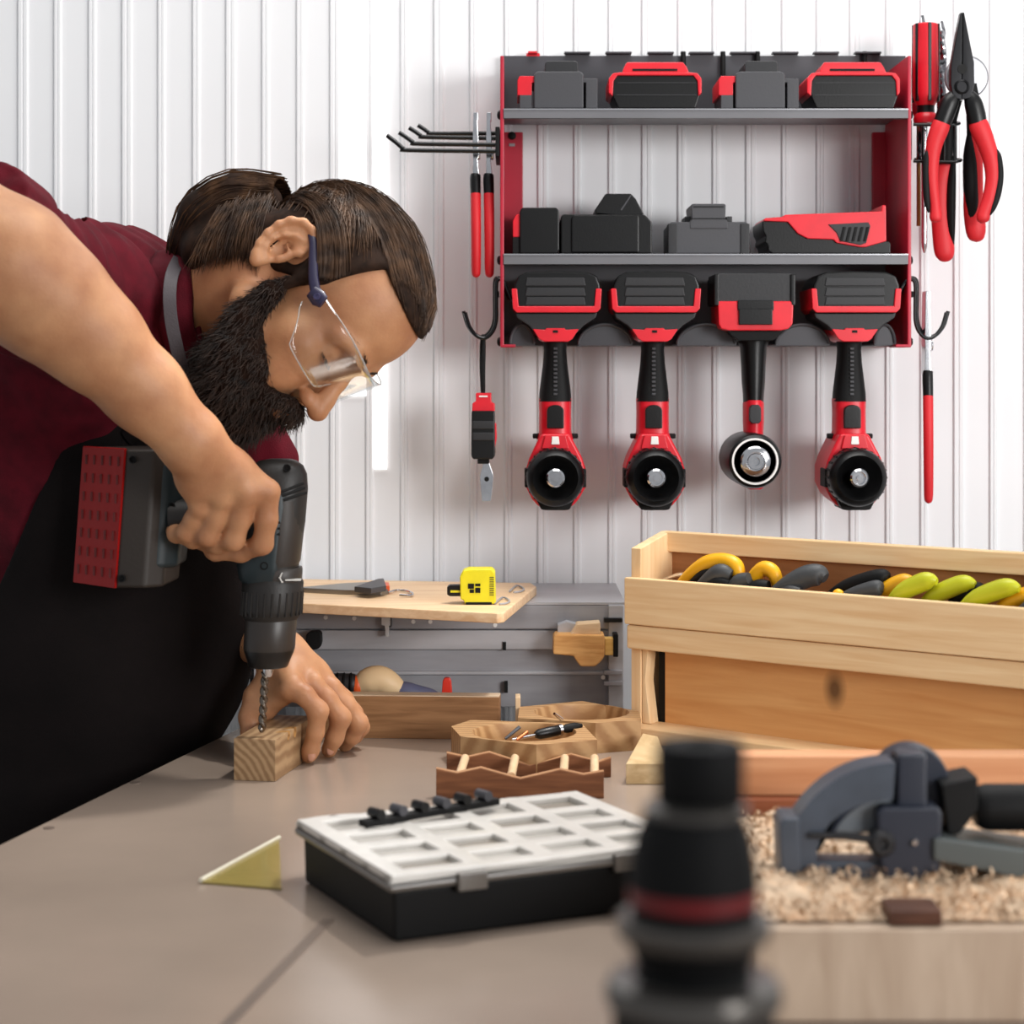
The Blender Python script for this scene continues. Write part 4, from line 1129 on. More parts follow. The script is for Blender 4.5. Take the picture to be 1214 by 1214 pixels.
MB().loft([[Vector((W(530, 0, 2.45).x + a * w, 2.45 + b * 0.005, zz)) for a, b in ((-1, -1), (1, -1), (1, 1), (-1, 1))] for zz, w in ((TABLE_Z, 0.0066), (W(0, 822, 2.45).z, 0.0064), (W(0, 807, 2.45).z, 0.0052), (W(0, 803, 2.45).z, 0.003))]).build('marker_body', mat('signal_red', (226, 52, 30), 0.4), t, bevel=0.0012)

# ------------------------------------------------------------------ blurred black drill standing in front
FD = 0.75
fs = FD / FPX
fc = W(822, 1000, FD)
fg = thing('standing_drill', (fc.x, FD, TABLE_Z), 'out of focus black drill standing upright nose up at the front of the table', 'power drill')


def zz(y):
    return CAMZ - (y - HY) * fs


fblk = mat('near_black_rubber', (5, 5, 6), 0.7, spec=0.25)
fgry = mat('grey_ring_metal', (92, 88, 84), 0.3, 0.6)
base = Vector((fc.x, FD, 0))


def turned(name, m, prof, dx=0.0):
    return MB().lathe([(r * fs, zz(y)) for r, y in prof], base + Vector((dx * fs, 0, 0)), (0, 0, 1), 44).build(name, m, fg)


turned('chuck', fblk, [(48, 952), (52, 946), (53, 890), (49, 880), (20, 879), (16, 890), (1, 890)], 8)
turned('chuck_collar', fgry, [(56, 968), (62, 962), (62, 954), (52, 950)], 2)
turned('nose_cone', fblk, [(78, 1050), (76, 1024), (70, 992), (62, 972), (56, 962)])
turned('red_ring', mat('deep_red_ring', (120, 12, 16), 0.4), [(74, 1068), (77, 1066), (77, 1046), (74, 1044)])
turned('gear_case', fblk, [(74, 1096), (74, 1064)])
turned('grey_ring', fgry, [(74, 1116), (88, 1110), (93, 1102), (93, 1090), (86, 1084), (74, 1084)])
turned('waist', fblk, [(84, 1172), (66, 1150), (72, 1130), (80, 1112)])
turned('flange', fgry, [(86, 1196), (104, 1188), (106, 1172), (100, 1160), (84, 1156)])
turned('motor_body', fblk, [(20, 1843), (150, 1842), (152, 1780), (120, 1740), (84, 1600), (84, 1400), (96, 1300), (96, 1190)])

# ------------------------------------------------------------------ circular saw on its board with shavings
PZ = CAMZ - 0.378
bx = (895 - HX) / FPX * 1.36
bench_b = thing('saw_board', (0.4, 1.5, TABLE_Z), 'thick pale board raised on the table, carrying the saw and wood shavings', 'board')
sbw = wood('saw_board_wood', (176, 152, 130), (200, 178, 156), 6, (8, 8, 1.5), 0.55)
MB().box((bx, 1.36, TABLE_Z), (0.60, 1.79, PZ)).build('board_slab', sbw, bench_b, bevel=0.002)
rail = wood('rail_orange', (190, 128, 86), (214, 158, 116), 5, (1, 10, 14), 0.55)
railr = wood('rail_red_brown', (140, 78, 50), (166, 100, 68), 5, (1, 10, 14), 0.55)
d = 1.70
zt = lambda y, dd: CAMZ - (y - HY) / FPX * dd
pl = MB().box((bx + 0.005, 1.70, PZ), (0.58, 1.735, zt(948, 1.70))).build('red_brown_plank', railr, bevel=0.002)
tag(pl, 'red brown plank lying on the saw board, lower of the two behind the saw', 'plank', 'planks behind the saw')
pl = MB().box((bx - 0.01, 1.712, zt(948, 1.70)), (0.58, 1.742, zt(896, 1.712))).build('orange_plank', rail, bevel=0.003)
tag(pl, 'pale orange plank on top of the red brown plank behind the saw', 'plank', 'planks behind the saw')

SD = 1.50
sawm = mat('saw_blue_grey', (66, 73, 84), 0.4, 0.0, var=0.08, scale=40)
sawd = mat('saw_dark_blue', (36, 41, 54), 0.4, 0.0)
ss = SD / FPX
saw = thing('mitre_saw', W(1030, 1050, SD), 'dark blue grey saw with a half round blade guard standing in wood shavings', 'saw')
PXS = lambda pts, a, b, nm, m, bev=0.002, par=saw: MB().prism(pts, a, b).build(nm, m, par, bevel=bev)
# half-round guard as a ring with window
out_ = arc(1062, 1046, 138, 142, 90, 178, 20)
guard = out_ + [(925, 1048), (968, 1048), (969, 1002)] + arc(1062, 1010, 92, 62, 176, 92, 16)
PXS(guard, SD - 0.016, SD + 0.016, 'blade_guard', sawm, 0.004)
o = PXS(arc(1062, 1010, 93, 63, 176, 92, 16) + [(1062, 988), (960, 988)], SD - 0.006, SD + 0.010, 'guard_web', mat('guard_web', (112, 118, 124), 0.45, 0.3), 0.001)
inn = arc(1062, 1008, 84, 74, 92, 176, 16)
MB().tube([W(x, y, SD - 0.007) for x, y in arc(1062, 1008, 80, 66, 95, 165, 16)], 0.0022, 8).build('guard_bead', sawd, o)
PXS([(924, 978), (930, 970), (948, 970), (950, 1034), (926, 1034)], SD - 0.02, SD + 0.018, 'guard_lug', sawm)
PXS([(960, 1021), (1056, 1022), (1066, 1016), (1100, 1010), (1100, 1052), (1010, 1052), (990, 1046), (975, 1052), (940, 1052), (944, 1030)], SD - 0.014, SD + 0.014, 'base_shoe', sawm, 0.003)
PXS([(1040, 964), (1046, 957), (1114, 957), (1118, 966), (1114, 1040), (1108, 1052), (1050, 1052), (1042, 1010)], SD - 0.022, SD + 0.020, 'arm_housing', sawd, 0.004)
PXS([(1064, 894), (1100, 894), (1100, 966), (1064, 966)], SD - 0.014, SD + 0.014, 'arm_post', sawd, 0.003)
MB().lathe([(44 * ss, -0.014), (46 * ss, 0), (44 * ss, 0.012)], W(1078, 925, SD + 0.022), (0, 1, 0), 36).build('motor_drum', sawd, saw, bevel=0.001)
MB().tube([W(960, 990, SD - 0.018), W(1000, 991, SD - 0.018), W(1046, 996, SD - 0.020)], [0.0026, 0.0030, 0.0036], 10).build('lever', GRYD, saw)
MB().lathe([(16 * ss, 0.01), (16 * ss, 0), (11 * ss, -0.004), (7 * ss, -0.004), (5 * ss, -0.001), (1e-4, -0.001)], W(1046, 1000, SD - 0.022), (0, 1, 0), 28).build('pivot_knob', GRYD, saw)
MB().lathe([(4.5 * ss, 0), (3 * ss, -0.003)], W(1084, 998, SD - 0.0225), (0, 1, 0), 16).build('screw', CHROME, saw)
PXS([(1116, 930), (1160, 921), (1160, 960), (1138, 990), (1124, 990)], SD - 0.012, SD + 0.03, 'handle_bracket', BLKM, 0.002)
MB().tube([W(1152, 960, SD + 0.01), W(1160, 958, SD + 0.01), W(1170, 957, SD + 0.01), W(1240, 957, SD + 0.01), W(1300, 957, SD + 0.01)], [20 * ss, 26 * ss, 28 * ss, 28 * ss, 24 * ss], 20).build('motor_handle', BLKM, saw)
MB().prism([(1107, 994), (1120, 994), (1300, 1020), (1300, 1052), (1240, 1048), (1107, 1020)], SD - 0.026, SD + 0.026).build('fence_bar', mat('fence_grey', (86, 92, 92), 0.45, 0.3), saw, bevel=0.002)

# shavings
rng = np.random.default_rng(7)
sh = MB()
nx, ny = 80, 34
X0, X1, Y0, Y1 = bx + 0.004, 0.58, 1.375, 1.69
hm = rng.random((ny + 1, nx + 1))
for _ in range(2):
    hm = 0.5 * hm + 0.125 * (np.roll(hm, 1, 0) + np.roll(hm, -1, 0) + np.roll(hm, 1, 1) + np.roll(hm, -1, 1))
vs = []
for j in range(ny + 1):
    for i in range(nx + 1):
        u, v = i / nx, j / ny
        x, y = X0 + (X1 - X0) * u, Y0 + (Y1 - Y0) * v
        rim = min(1, v * 6, (1 - v) * 5, u * 30)
        h = 0.002 + 0.008 * rim * (hm[j, i] - 0.2) * 1.6 + 0.003 * rim * math.sin(u * 9 + 2) * math.sin(v * 6)
        vs.append((x, y, PZ + max(0.0005, h)))
sh.add(vs, [(j * (nx + 1) + i, j * (nx + 1) + i + 1, (j + 1) * (nx + 1) + i + 1, (j + 1) * (nx + 1) + i) for j in range(ny) for i in range(nx)])
for k in range(2600):
    u, v = rng.random(), rng.random() ** 1.4
    x, y = X0 + (X1 - X0) * u, Y0 + (Y1 - Y0) * v
    zb = PZ + 0.004 + 0.004 * rng.random() + (0.005 * rng.random() if 0.3 < v < 0.45 else 0)
    r = 0.0012 + 0.0022 * rng.random()
    a, el, wd_ = rng.random() * 6.28, rng.random() * 6.28, 0.0014 + 0.002 * rng.random()
    ax = Vector((math.cos(a), math.sin(a), 0.5 * math.sin(el))).normalized()
    s = ax.orthogonal().normalized(); tt = ax.cross(s)
    c = Vector((x, y, zb))
    ra, rb_ = [], []
    for i in range(7):
        th = el + i * 0.62
        rr = r * (1 + 0.08 * i)
        p = c + (s * math.cos(th) + tt * math.sin(th)) * rr + ax * (i * 0.0004)
        ra.append(p - ax * wd_ / 2); rb_.append(p + ax * wd_ / 2)
    n0 = len(sh.v)
    sh.v += [tuple(p) for p in ra + rb_]
    sh.f += [(n0 + i, n0 + i + 1, n0 + 7 + i + 1, n0 + 7 + i) for i in range(6)]
so = sh.build('wood_shavings', mat('pale_shavings', (212, 184, 154), 0.7, var=0.12, scale=60), sharp=60)
tag(so, 'heap of pale curled wood shavings around the saw on its board', 'shavings', kind='stuff')
off = MB().box((W(1050, 0, 1.38).x, 1.366, PZ + 0.001), (W(1112, 0, 1.38).x, 1.40, PZ + 0.011))
tag(off.build('dark_offcut', wood('dark_offcut_wood', (70, 40, 26), (96, 58, 40), 10, (2, 10, 10)), bevel=0.001), 'small dark brown offcut lying at the front edge of the saw board', 'offcut')
# ------------------------------------------------------------------ solid modelling by distance fields
f32 = np.float32


class Field:
    def __init__(self, lo, hi, h):
        self.lo = np.array(lo, float)
        self.h = h
        self.n = np.ceil((np.array(hi) - self.lo) / h).astype(int) + 1
        self.F = np.full(self.n, 0.5, f32)
        self.ax = [(self.lo[i] + h * np.arange(self.n[i])).astype(f32) for i in range(3)]

    def sub(self, c0, c1, m):
        a = np.clip(np.floor((np.minimum(c0, c1) - m - self.lo) / self.h).astype(int), 0, self.n)
        b = np.clip(np.ceil((np.maximum(c0, c1) + m - self.lo) / self.h).astype(int) + 1, 0, self.n)
        sl = tuple(slice(a[i], b[i]) for i in range(3))
        X = self.ax[0][sl[0]][:, None, None]; Y = self.ax[1][sl[1]][None, :, None]; Z = self.ax[2][sl[2]][None, None, :]
        return sl, X, Y, Z

    def put(self, sl, D, k, op='u'):
        A = self.F[sl]
        if A.size == 0:
            return
        if op == 'u':
            hh = np.maximum(k - np.abs(A - D), 0) / k if k > 0 else 0
            self.F[sl] = np.minimum(A, D) - hh * hh * (k * 0.25)
        elif op == 's':
            D = -D
            hh = np.maximum(k - np.abs(A - D), 0) / k
            self.F[sl] = np.maximum(A, D) + hh * hh * (k * 0.25)

    def chain(self, pts, rad, k=0.01, kin=0.006, op='u', squash=None):
        """round cones through pts joined into one limb, then blended into the field"""
        P = np.array([tuple(p) for p in pts], float); R = list(rad)
        m = max(R) + max(k, 0.006) + 3 * self.h
        sl, X, Y, Z = self.sub(P.min(0), P.max(0), m)
        D = None
        for i in range(max(len(P) - 1, 1)):
            a = P[i]; b = P[min(i + 1, len(P) - 1)]
            d = b - a
            L2 = max(float(d @ d), 1e-12)
            px, py, pz = X - f32(a[0]), Y - f32(a[1]), Z - f32(a[2])
            t = np.clip((px * f32(d[0]) + py * f32(d[1]) + pz * f32(d[2])) / f32(L2), 0, 1)
            qx, qy, qz = px - t * f32(d[0]), py - t * f32(d[1]), pz - t * f32(d[2])
            r = f32(R[i]) + t * f32(R[min(i + 1, len(R) - 1)] - R[i])
            if squash is not None:
                ax, s = squash
                w = qx * f32(ax[0]) + qy * f32(ax[1]) + qz * f32(ax[2])
                e = np.sqrt(np.maximum(qx * qx + qy * qy + qz * qz + w * w * f32(s * s - 1), 0)) - r
            else:
                e = np.sqrt(qx * qx + qy * qy + qz * qz) - r
            if D is None: D = e
            else:
                hh = np.maximum(kin - np.abs(D - e), 0) / kin
                D = np.minimum(D, e) - hh * hh * f32(kin * 0.25)
        self.put(sl, D, f32(k), op)

    def ell(self, c, r, k=0.01, op='u', M=None):
        """ellipsoid with centre c (world) and axes the columns of M"""
        c = np.array(tuple(c), float); r = np.array(r, float)
        m = r.max() + max(k, 0.006) + 3 * self.h
        sl, X, Y, Z = self.sub(c, c, m)
        px, py, pz = X - f32(c[0]), Y - f32(c[1]), Z - f32(c[2])
        if M is not None:
            M = np.array(M, float)
            q = [px * f32(M[0, i]) + py * f32(M[1, i]) + pz * f32(M[2, i]) for i in range(3)]
        else:
            q = [px, py, pz]
        k0 = np.sqrt((q[0] / f32(r[0])) ** 2 + (q[1] / f32(r[1])) ** 2 + (q[2] / f32(r[2])) ** 2)
        k1 = np.sqrt((q[0] / f32(r[0] ** 2)) ** 2 + (q[1] / f32(r[1] ** 2)) ** 2 + (q[2] / f32(r[2] ** 2)) ** 2)
        D = k0 * (k0 - 1) / np.maximum(k1, 1e-6)
        self.put(sl, D, f32(k), op)

    def clip(self, n, c, k=0.004):
        """keep the side where n.p > c"""
        D = f32(c) - (self.ax[0][:, None, None] * f32(n[0]) + self.ax[1][None, :, None] * f32(n[1]) + self.ax[2][None, None, :] * f32(n[2]))
        A = self.F
        hh = np.maximum(k - np.abs(A - D), 0) / k
        self.F = np.maximum(A, D) + hh * hh * f32(k * 0.25)

    def mesh(self, relax=1):
        F = self.F
        S = F < 0
        n = self.n
        cnt = np.zeros(tuple(n - 1), np.int8)
        for i in (0, 1):
            for j in (0, 1):
                for k in (0, 1):
                    cnt += S[i:n[0] - 1 + i, j:n[1] - 1 + j, k:n[2] - 1 + k]
        act = np.argwhere((cnt > 0) & (cnt < 8))
        idx = np.full(tuple(n - 1), -1, np.int32)
        idx[act[:, 0], act[:, 1], act[:, 2]] = np.arange(len(act))
        acc = np.zeros((len(act), 3)); w = np.zeros(len(act))
        corners = [(i, j, k) for i in (0, 1) for j in (0, 1) for k in (0, 1)]
        val = {c: F[act[:, 0] + c[0], act[:, 1] + c[1], act[:, 2] + c[2]].astype(float) for c in corners}
        for a in corners:
            for ax in range(3):
                if a[ax] == 0:
                    b = list(a); b[ax] = 1; b = tuple(b)
                    va, vb = val[a], val[b]
                    cr = (va < 0) != (vb < 0)
                    t = np.where(cr, va / np.where(cr, va - vb, 1), 0)
                    for q in range(3):
                        acc[:, q] += np.where(cr, a[q] + (t if q == ax else 0), 0)
                    w += cr
        V = self.lo + self.h * (act + acc / w[:, None])
        quads = []
        for ax in range(3):
            o = [(1, 2), (2, 0), (0, 1)][ax]
            sl0 = [slice(None)] * 3; sl1 = [slice(None)] * 3
            sl0[ax] = slice(0, n[ax] - 1); sl1[ax] = slice(1, n[ax])
            e = np.argwhere(S[tuple(sl0)] != S[tuple(sl1)])
            e = e[(e[:, o[0]] > 0) & (e[:, o[1]] > 0) & (e[:, o[0]] < n[o[0]] - 1) & (e[:, o[1]] < n[o[1]] - 1)]
            ins = S[e[:, 0], e[:, 1], e[:, 2]]
            c = []
            for (da, db) in ((1, 1), (0, 1), (0, 0), (1, 0)):
                q = e.copy(); q[:, o[0]] -= da; q[:, o[1]] -= db
                c.append(idx[q[:, 0], q[:, 1], q[:, 2]])
            Q = np.stack(c, 1)
            Q[~ins] = Q[~ins][:, ::-1]
            quads.append(Q)
        Q = np.concatenate(quads)
        for _ in range(relax):
            s = np.zeros_like(V); k = np.zeros(len(V))
            for a, b in ((0, 1), (1, 2), (2, 3), (3, 0)):
                for p, q in ((a, b), (b, a)):
                    for c in range(3):
                        s[:, c] += np.bincount(Q[:, p], V[Q[:, q], c], len(V))
                    k += np.bincount(Q[:, p], minlength=len(V))
            V = 0.5 * V + 0.5 * s / np.maximum(k, 1)[:, None]
        return V, Q


def np_mesh(name, V, Q, m, parent=None, offset=(0, 0, 0), smooth=True):
    me = bpy.data.meshes.new(name)
    V = np.asarray(V, float) - np.array(tuple(offset))
    Q = np.asarray(Q, np.int32)
    me.vertices.add(len(V)); me.vertices.foreach_set('co', V.astype(f32).ravel())
    me.loops.add(Q.size); me.loops.foreach_set('vertex_index', Q.ravel())
    me.polygons.add(len(Q))
    me.polygons.foreach_set('loop_start', np.arange(len(Q), dtype=np.int32) * Q.shape[1])
    me.update(calc_edges=True)
    if smooth:
        me.polygons.foreach_set('use_smooth', np.ones(len(Q), bool))
    me.validate()
    me.materials.append(m)
    o = bpy.data.objects.new(name, me)
    COL.objects.link(o)
    if parent is not None:
        o.parent = parent
    else:
        o.location = offset
    return o


def tubes(paths, radii, sides=3):
    """many thin strands: paths (N, K, 3), radii (N, K) -> vertices, quads"""
    P = np.asarray(paths, float); R = np.asarray(radii, float)
    N, K, _ = P.shape
    T = np.gradient(P, axis=1)
    T /= np.maximum(np.linalg.norm(T, axis=2, keepdims=True), 1e-9)
    ref = np.where(np.abs(T[..., 1:2]) < 0.9, np.array([0, 1.0, 0]), np.array([1.0, 0, 0]))
    A = np.cross(T, ref); A /= np.maximum(np.linalg.norm(A, axis=2, keepdims=True), 1e-9)
    B = np.cross(T, A)
    ang = 2 * np.pi * np.arange(sides) / sides
    V = P[:, :, None, :] + R[:, :, None, None] * (np.cos(ang)[:, None] * A[:, :, None, :] + np.sin(ang)[:, None] * B[:, :, None, :])
    V = V.reshape(-1, 3)
    base = (np.arange(N)[:, None, None] * K + np.arange(K - 1)[None, :, None]) * sides
    s = np.arange(sides)[None, None, :]
    s2 = (s + 1) % sides
    Q = np.stack([base + s, base + s2, base + sides + s2, base + sides + s], -1).reshape(-1, 4)
    return V, Q


def vnoise(P, scale, seed=0):
    """cheap smooth noise from summed sines, -1..1"""
    r = np.random.default_rng(seed)
    out = np.zeros(len(P))
    for i in range(7):
        k = r.normal(size=3); k = k / np.linalg.norm(k) * scale * (0.6 + 0.9 * r.random())
        out += np.sin(P @ k + r.random() * 6.28)
    return out / 4.0


# ------------------------------------------------------------------ the man
HS = 1.04                                           # head size factor
YAW = math.radians(22)
f0 = np.array([0.4407, 0, -0.8977]); up = np.array([0.8977, 0, 0.4407])
fwd = math.cos(YAW) * f0 + math.sin(YAW) * np.array([0, -1.0, 0])
rgt = math.cos(YAW) * np.array([0, -1.0, 0]) - math.sin(YAW) * f0
HM = np.stack([fwd, -rgt, up], 1) * 1.0             # columns: forward, left, up
HD_ = 2.235
EAR = np.array(tuple(W(340, 300, HD_ - 0.075)))
HC = EAR - HM @ (np.array([-0.020, -0.074, 0.004]) * HS)


def H(x, y, z):
    """a point of the head in the world: forward, left, up from between the ears"""
    return HC + HM @ (np.array([x, y, z]) * HS)


def hd_ell(F, c, r, k=0.01, op='u', rot=None):
    M = HM if rot is None else HM @ np.array(rot)
    F.ell(H(*c), np.array(r) * HS, k, op, M)


def hd_chain(F, pts, rad, k=0.008, kin=0.006, op='u'):
    F.chain([H(*p) for p in pts], [r * HS for r in rad], k, kin, op)


def rotz(a):
    c, s = math.cos(a), math.sin(a)
    return np.array([[c, -s, 0], [s, c, 0], [0, 0, 1]])


def roty(a):
    c, s = math.cos(a), math.sin(a)
    return np.array([[c, 0, s], [0, 1, 0], [-s, 0, c]])


B = Field((-0.80, 1.84, 0.84), (-0.07, 2.66, 1.56), 0.0022)
# trunk under the clothes
TD = 2.42
B.chain([W(40, 1000, TD), W(100, 760, TD), W(125, 570, TD), W(110, 460, TD)], [0.12, 0.135, 0.145, 0.12], 0.03, 0.05)
B.chain([W(110, 450, 2.36), W(115, 420, 2.31)], [0.085, 0.075], 0.05)
B.chain([W(120, 480, 2.50), W(125, 470, 2.57)], [0.10, 0.08], 0.05)
# neck
nb = H(-0.045, 0, -0.035)
B.chain([W(150, 440, 2.36), W(205, 385, 2.32), nb], [0.085, 0.062 * 1.05, 0.058 * 1.05], 0.03, 0.02)
# skull and face
hd_ell(B, (-0.004, 0, 0.040), (0.097, 0.074, 0.082), 0.01)
hd_ell(B, (0.038, 0, 0.050), (0.063, 0.063, 0.066), 0.02)
hd_ell(B, (0.040, 0, -0.025), (0.054, 0.058, 0.070), 0.02)
hd_chain(B, [(0.0, -0.052, -0.055), (0.045, -0.040, -0.090), (0.083, -0.010, -0.102)], [0.020, 0.018, 0.015], 0.02)
hd_chain(B, [(0.0, 0.052, -0.055), (0.045, 0.040, -0.090), (0.083, 0.010, -0.102)], [0.020, 0.018, 0.015], 0.02)
hd_ell(B, (0.050, 0, -0.080), (0.042, 0.038, 0.030), 0.02)
for s in (-1, 1):
    hd_ell(B, (0.066, s * 0.043, -0.022), (0.022, 0.022, 0.018), 0.022)         # cheekbone
    hd_ell(B, (0.078, s * 0.030, -0.050), (0.018, 0.020, 0.026), 0.02)          # cheek
    hd_chain(B, [(0.094, s * 0.010, 0.020), (0.090, s * 0.028, 0.023), (0.076, s * 0.046, 0.014)], [0.010, 0.010, 0.009], 0.012)   # brow ridge
    hd_ell(B, (0.100, s * 0.031, -0.001), (0.016, 0.017, 0.011), 0.012, 's')     # eye socket
    hd_ell(B, (0.0795, s * 0.031, -0.002), (0.0125, 0.0140, 0.0125), 0.004)      # lid over the eye
    hd_chain(B, [(0.0895, s * 0.020, -0.006), (0.0925, s * 0.031, -0.009), (0.086, s * 0.043, -0.006)], [0.0016, 0.0022, 0.0016], 0.002)  # lower lid
hd_chain(B, [(0.094, 0, 0.012), (0.103, 0, -0.008), (0.114, 0, -0.028), (0.121, 0, -0.040)], [0.0075, 0.0080, 0.0095, 0.0118], 0.010)   # nose
for s in (-1, 1):
    hd_ell(B, (0.108, s * 0.0125, -0.043), (0.0115, 0.0075, 0.0085), 0.006)
    hd_ell(B, (0.112, s * 0.0065, -0.0535), (0.0055, 0.0036, 0.0040), 0.003, 's')
hd_chain(B, [(0.098, -0.018, -0.070), (0.104, 0, -0.068), (0.098, 0.018, -0.070)], [0.004, 0.0062, 0.004], 0.005)
hd_chain(B, [(0.096, -0.016, -0.077), (0.101, 0, -0.079), (0.096, 0.016, -0.077)], [0.004, 0.0068, 0.004], 0.005)
hd_ell(B, (0.086, 0, -0.103), (0.016, 0.019, 0.016), 0.012)
# ears
def ear_frame(s):
    b = np.array([0.036, -s * 0.017, 0.0]); b /= np.linalg.norm(b)
    a = np.array([-0.37, 0, 0.93]); a = a - (a @ b) * b; a /= np.linalg.norm(a)
    n_ = np.cross(a, b)
    if n_[1] * s < 0: n_ = -n_
    return np.array([-0.0255, s * 0.0810, 0.003]), b, a, n_


for s in (-1, 1):
    c_, eb, ea, en = ear_frame(s)
    E = lambda b, a, n_=0.0: tuple(c_ + eb * b + ea * a + en * n_)
    hd_chain(B, [E(0.004, -0.010, -0.008), E(0.0, 0.010, -0.008)], [0.0085, 0.0095], 0.008)
    hd_ell(B, E(-0.003, 0.003), (0.0195, 0.0310, 0.0036), 0.004, 'u', np.stack([eb, ea, en], 1))
    hd_ell(B, E(-0.004, 0.004, 0.0060), (0.0150, 0.0245, 0.0055), 0.003, 's', np.stack([eb, ea, en], 1))
    rim = [(0.010, 0.002), (0.0145, 0.012), (0.0145, 0.023), (0.0085, 0.032), (-0.002, 0.0350), (-0.013, 0.0310), (-0.0205, 0.0200), (-0.0220, 0.0070), (-0.0190, -0.0070), (-0.0130, -0.0190), (-0.0060, -0.0270)]
    hd_chain(B, [E(b, a, 0.0028) for b, a in rim], [0.0020, 0.0028, 0.0032, 0.0034, 0.0034, 0.0034, 0.0033, 0.0032, 0.0032, 0.0034, 0.0040], 0.003)
    hd_chain(B, [E(-0.004, -0.027, 0.001), E(0.001, -0.0300, 0.001), E(0.004, -0.024, 0.0)], [0.0052, 0.0058, 0.0050], 0.005)
    ah = [(0.006, 0.024), (-0.003, 0.018), (-0.0095, 0.008), (-0.0100, -0.004), (-0.0060, -0.014), (0.001, -0.0180)]
    hd_chain(B, [E(b, a, 0.0016) for b, a in ah], [0.0022, 0.0028, 0.0030, 0.0030, 0.0028, 0.0028], 0.003)
    hd_ell(B, E(0.001, -0.002, 0.002), (0.0095, 0.0135, 0.0078), 0.003, 's', np.stack([eb, ea, en], 1))
    hd_chain(B, [E(0.0115, 0.000, 0.001), E(0.0100, -0.009, 0.0015)], [0.0038, 0.0042], 0.003)
    hd_chain(B, [E(0.007, 0.004, 0.001), E(0.0, 0.005, 0.000)], [0.0020, 0.0016], 0.002)


def hand_chain(F, pts, rad, k=0.0035, kin=0.006):
    F.chain([W(*p) for p in pts], rad, k, kin)


# right arm: shoulder, elbow outside the frame, forearm, wrist
B.chain([W(120, 380, 2.30), W(60, 350, 2.18), W(-70, 262, 1.985)], [0.070, 0.060, 0.052], 0.03, 0.02)
B.chain([W(-70, 258, 1.985), W(10, 316, 1.99), W(60, 358, 2.00), W(110, 402, 2.015), W(170, 462, 2.035), W(226, 522, 2.055)], [0.058, 0.0640, 0.0575, 0.0480, 0.0385, 0.0320], 0.02, 0.02)
# right hand: back of the hand as a fan, fingers folded round the grip
wr = (226, 522, 2.055)
MCP = {'i': (317, 583, 2.092), 'm': (292, 585, 2.083), 'r': (264, 590, 2.084), 'p': (238, 601, 2.094)}
for q, r0, r1 in (('i', 0.026, 0.0130), ('m', 0.027, 0.0132), ('r', 0.026, 0.0125), ('p', 0.024, 0.0115)):
    x, y, d = MCP[q]
    mid = (wr[0] * 0.45 + x * 0.55, wr[1] * 0.45 + y * 0.55 + 2, 2.085)
    hand_chain(B, [wr, mid, (x, y, d)], [r0, 0.0200, r1], 0.014, 0.01)
hand_chain(B, [(245, 548, 2.090), (285, 578, 2.110)], [0.022, 0.020], 0.015, 0.01)
hand_chain(B, [MCP['i'], (316, 616, 2.096), (311, 645, 2.106), (286, 655, 2.124), (255, 655, 2.138), (250, 654, 2.140)], [0.0128, 0.0112, 0.0108, 0.0098, 0.0085, 0.0070], 0.0035)
hand_chain(B, [MCP['m'], (285, 614, 2.093), (277, 640, 2.100), (258, 645, 2.116), (238, 643, 2.140)], [0.0130, 0.0116, 0.0110, 0.0098, 0.0085], 0.0035)
hand_chain(B, [MCP['r'], (256, 614, 2.095), (246, 635, 2.101), (229, 639, 2.118), (216, 636, 2.142)], [0.0124, 0.0112, 0.0106, 0.0096, 0.0084], 0.0035)
hand_chain(B, [MCP['p'], (230, 617, 2.102), (221, 631, 2.108), (209, 633, 2.124), (204, 628, 2.146)], [0.0114, 0.0102, 0.0096, 0.0088, 0.0078], 0.0035)
hand_chain(B, [(248, 556, 2.100), (285, 572, 2.150), (302, 592, 2.188), (300, 620, 2.196), (298, 630, 2.196)], [0.020, 0.0150, 0.0118, 0.0108, 0.0085], 0.008)
for q in 'imrp':                                     # knuckle bumps
    x, y, d = MCP[q]
    B.ell(W(x, y - 1, d - 0.0045), (0.0090, 0.0090, 0.0090), 0.008)

# left arm: behind the drill to the hand on the block
B.chain([W(130, 470, 2.56), W(170, 640, 2.55), W(300, 742, 2.365), W(333, 778, 2.305)], [0.065, 0.050, 0.036, 0.0290], 0.02, 0.02)
wl = (335, 780, 2.300)
ML = {'i': (345, 814, 2.236), 'm': (370, 811, 2.262), 'r': (393, 818, 2.288), 'p': (408, 829, 2.312)}
for q, r0, r1 in (('i', 0.0250, 0.0125), ('m', 0.0255, 0.0125), ('r', 0.0250, 0.0118), ('p', 0.0230, 0.0108)):
    x, y, d = ML[q]
    hand_chain(B, [wl, (wl[0] * 0.5 + x * 0.5, wl[1] * 0.5 + y * 0.5 - 2, wl[2] * 0.5 + d * 0.5), (x, y, d)], [r0, 0.0180, r1], 0.012, 0.01)
hand_chain(B, [ML['i'], (361, 824, 2.232), (377, 843, 2.232), (374, 868, 2.236), (368, 890, 2.241), (366, 897, 2.242)], [0.0122, 0.0106, 0.0112, 0.0092, 0.0092, 0.0076], 0.0032)
hand_chain(B, [ML['m'], (388, 829, 2.261), (404, 851, 2.263), (397, 874, 2.268), (390, 889, 2.276)], [0.0124, 0.0108, 0.0112, 0.0096, 0.0090], 0.0032)
hand_chain(B, [ML['r'], (411, 836, 2.290), (425, 857, 2.294), (417, 873, 2.304), (409, 883, 2.316)], [0.0116, 0.0102, 0.0106, 0.0092, 0.0086], 0.0032)
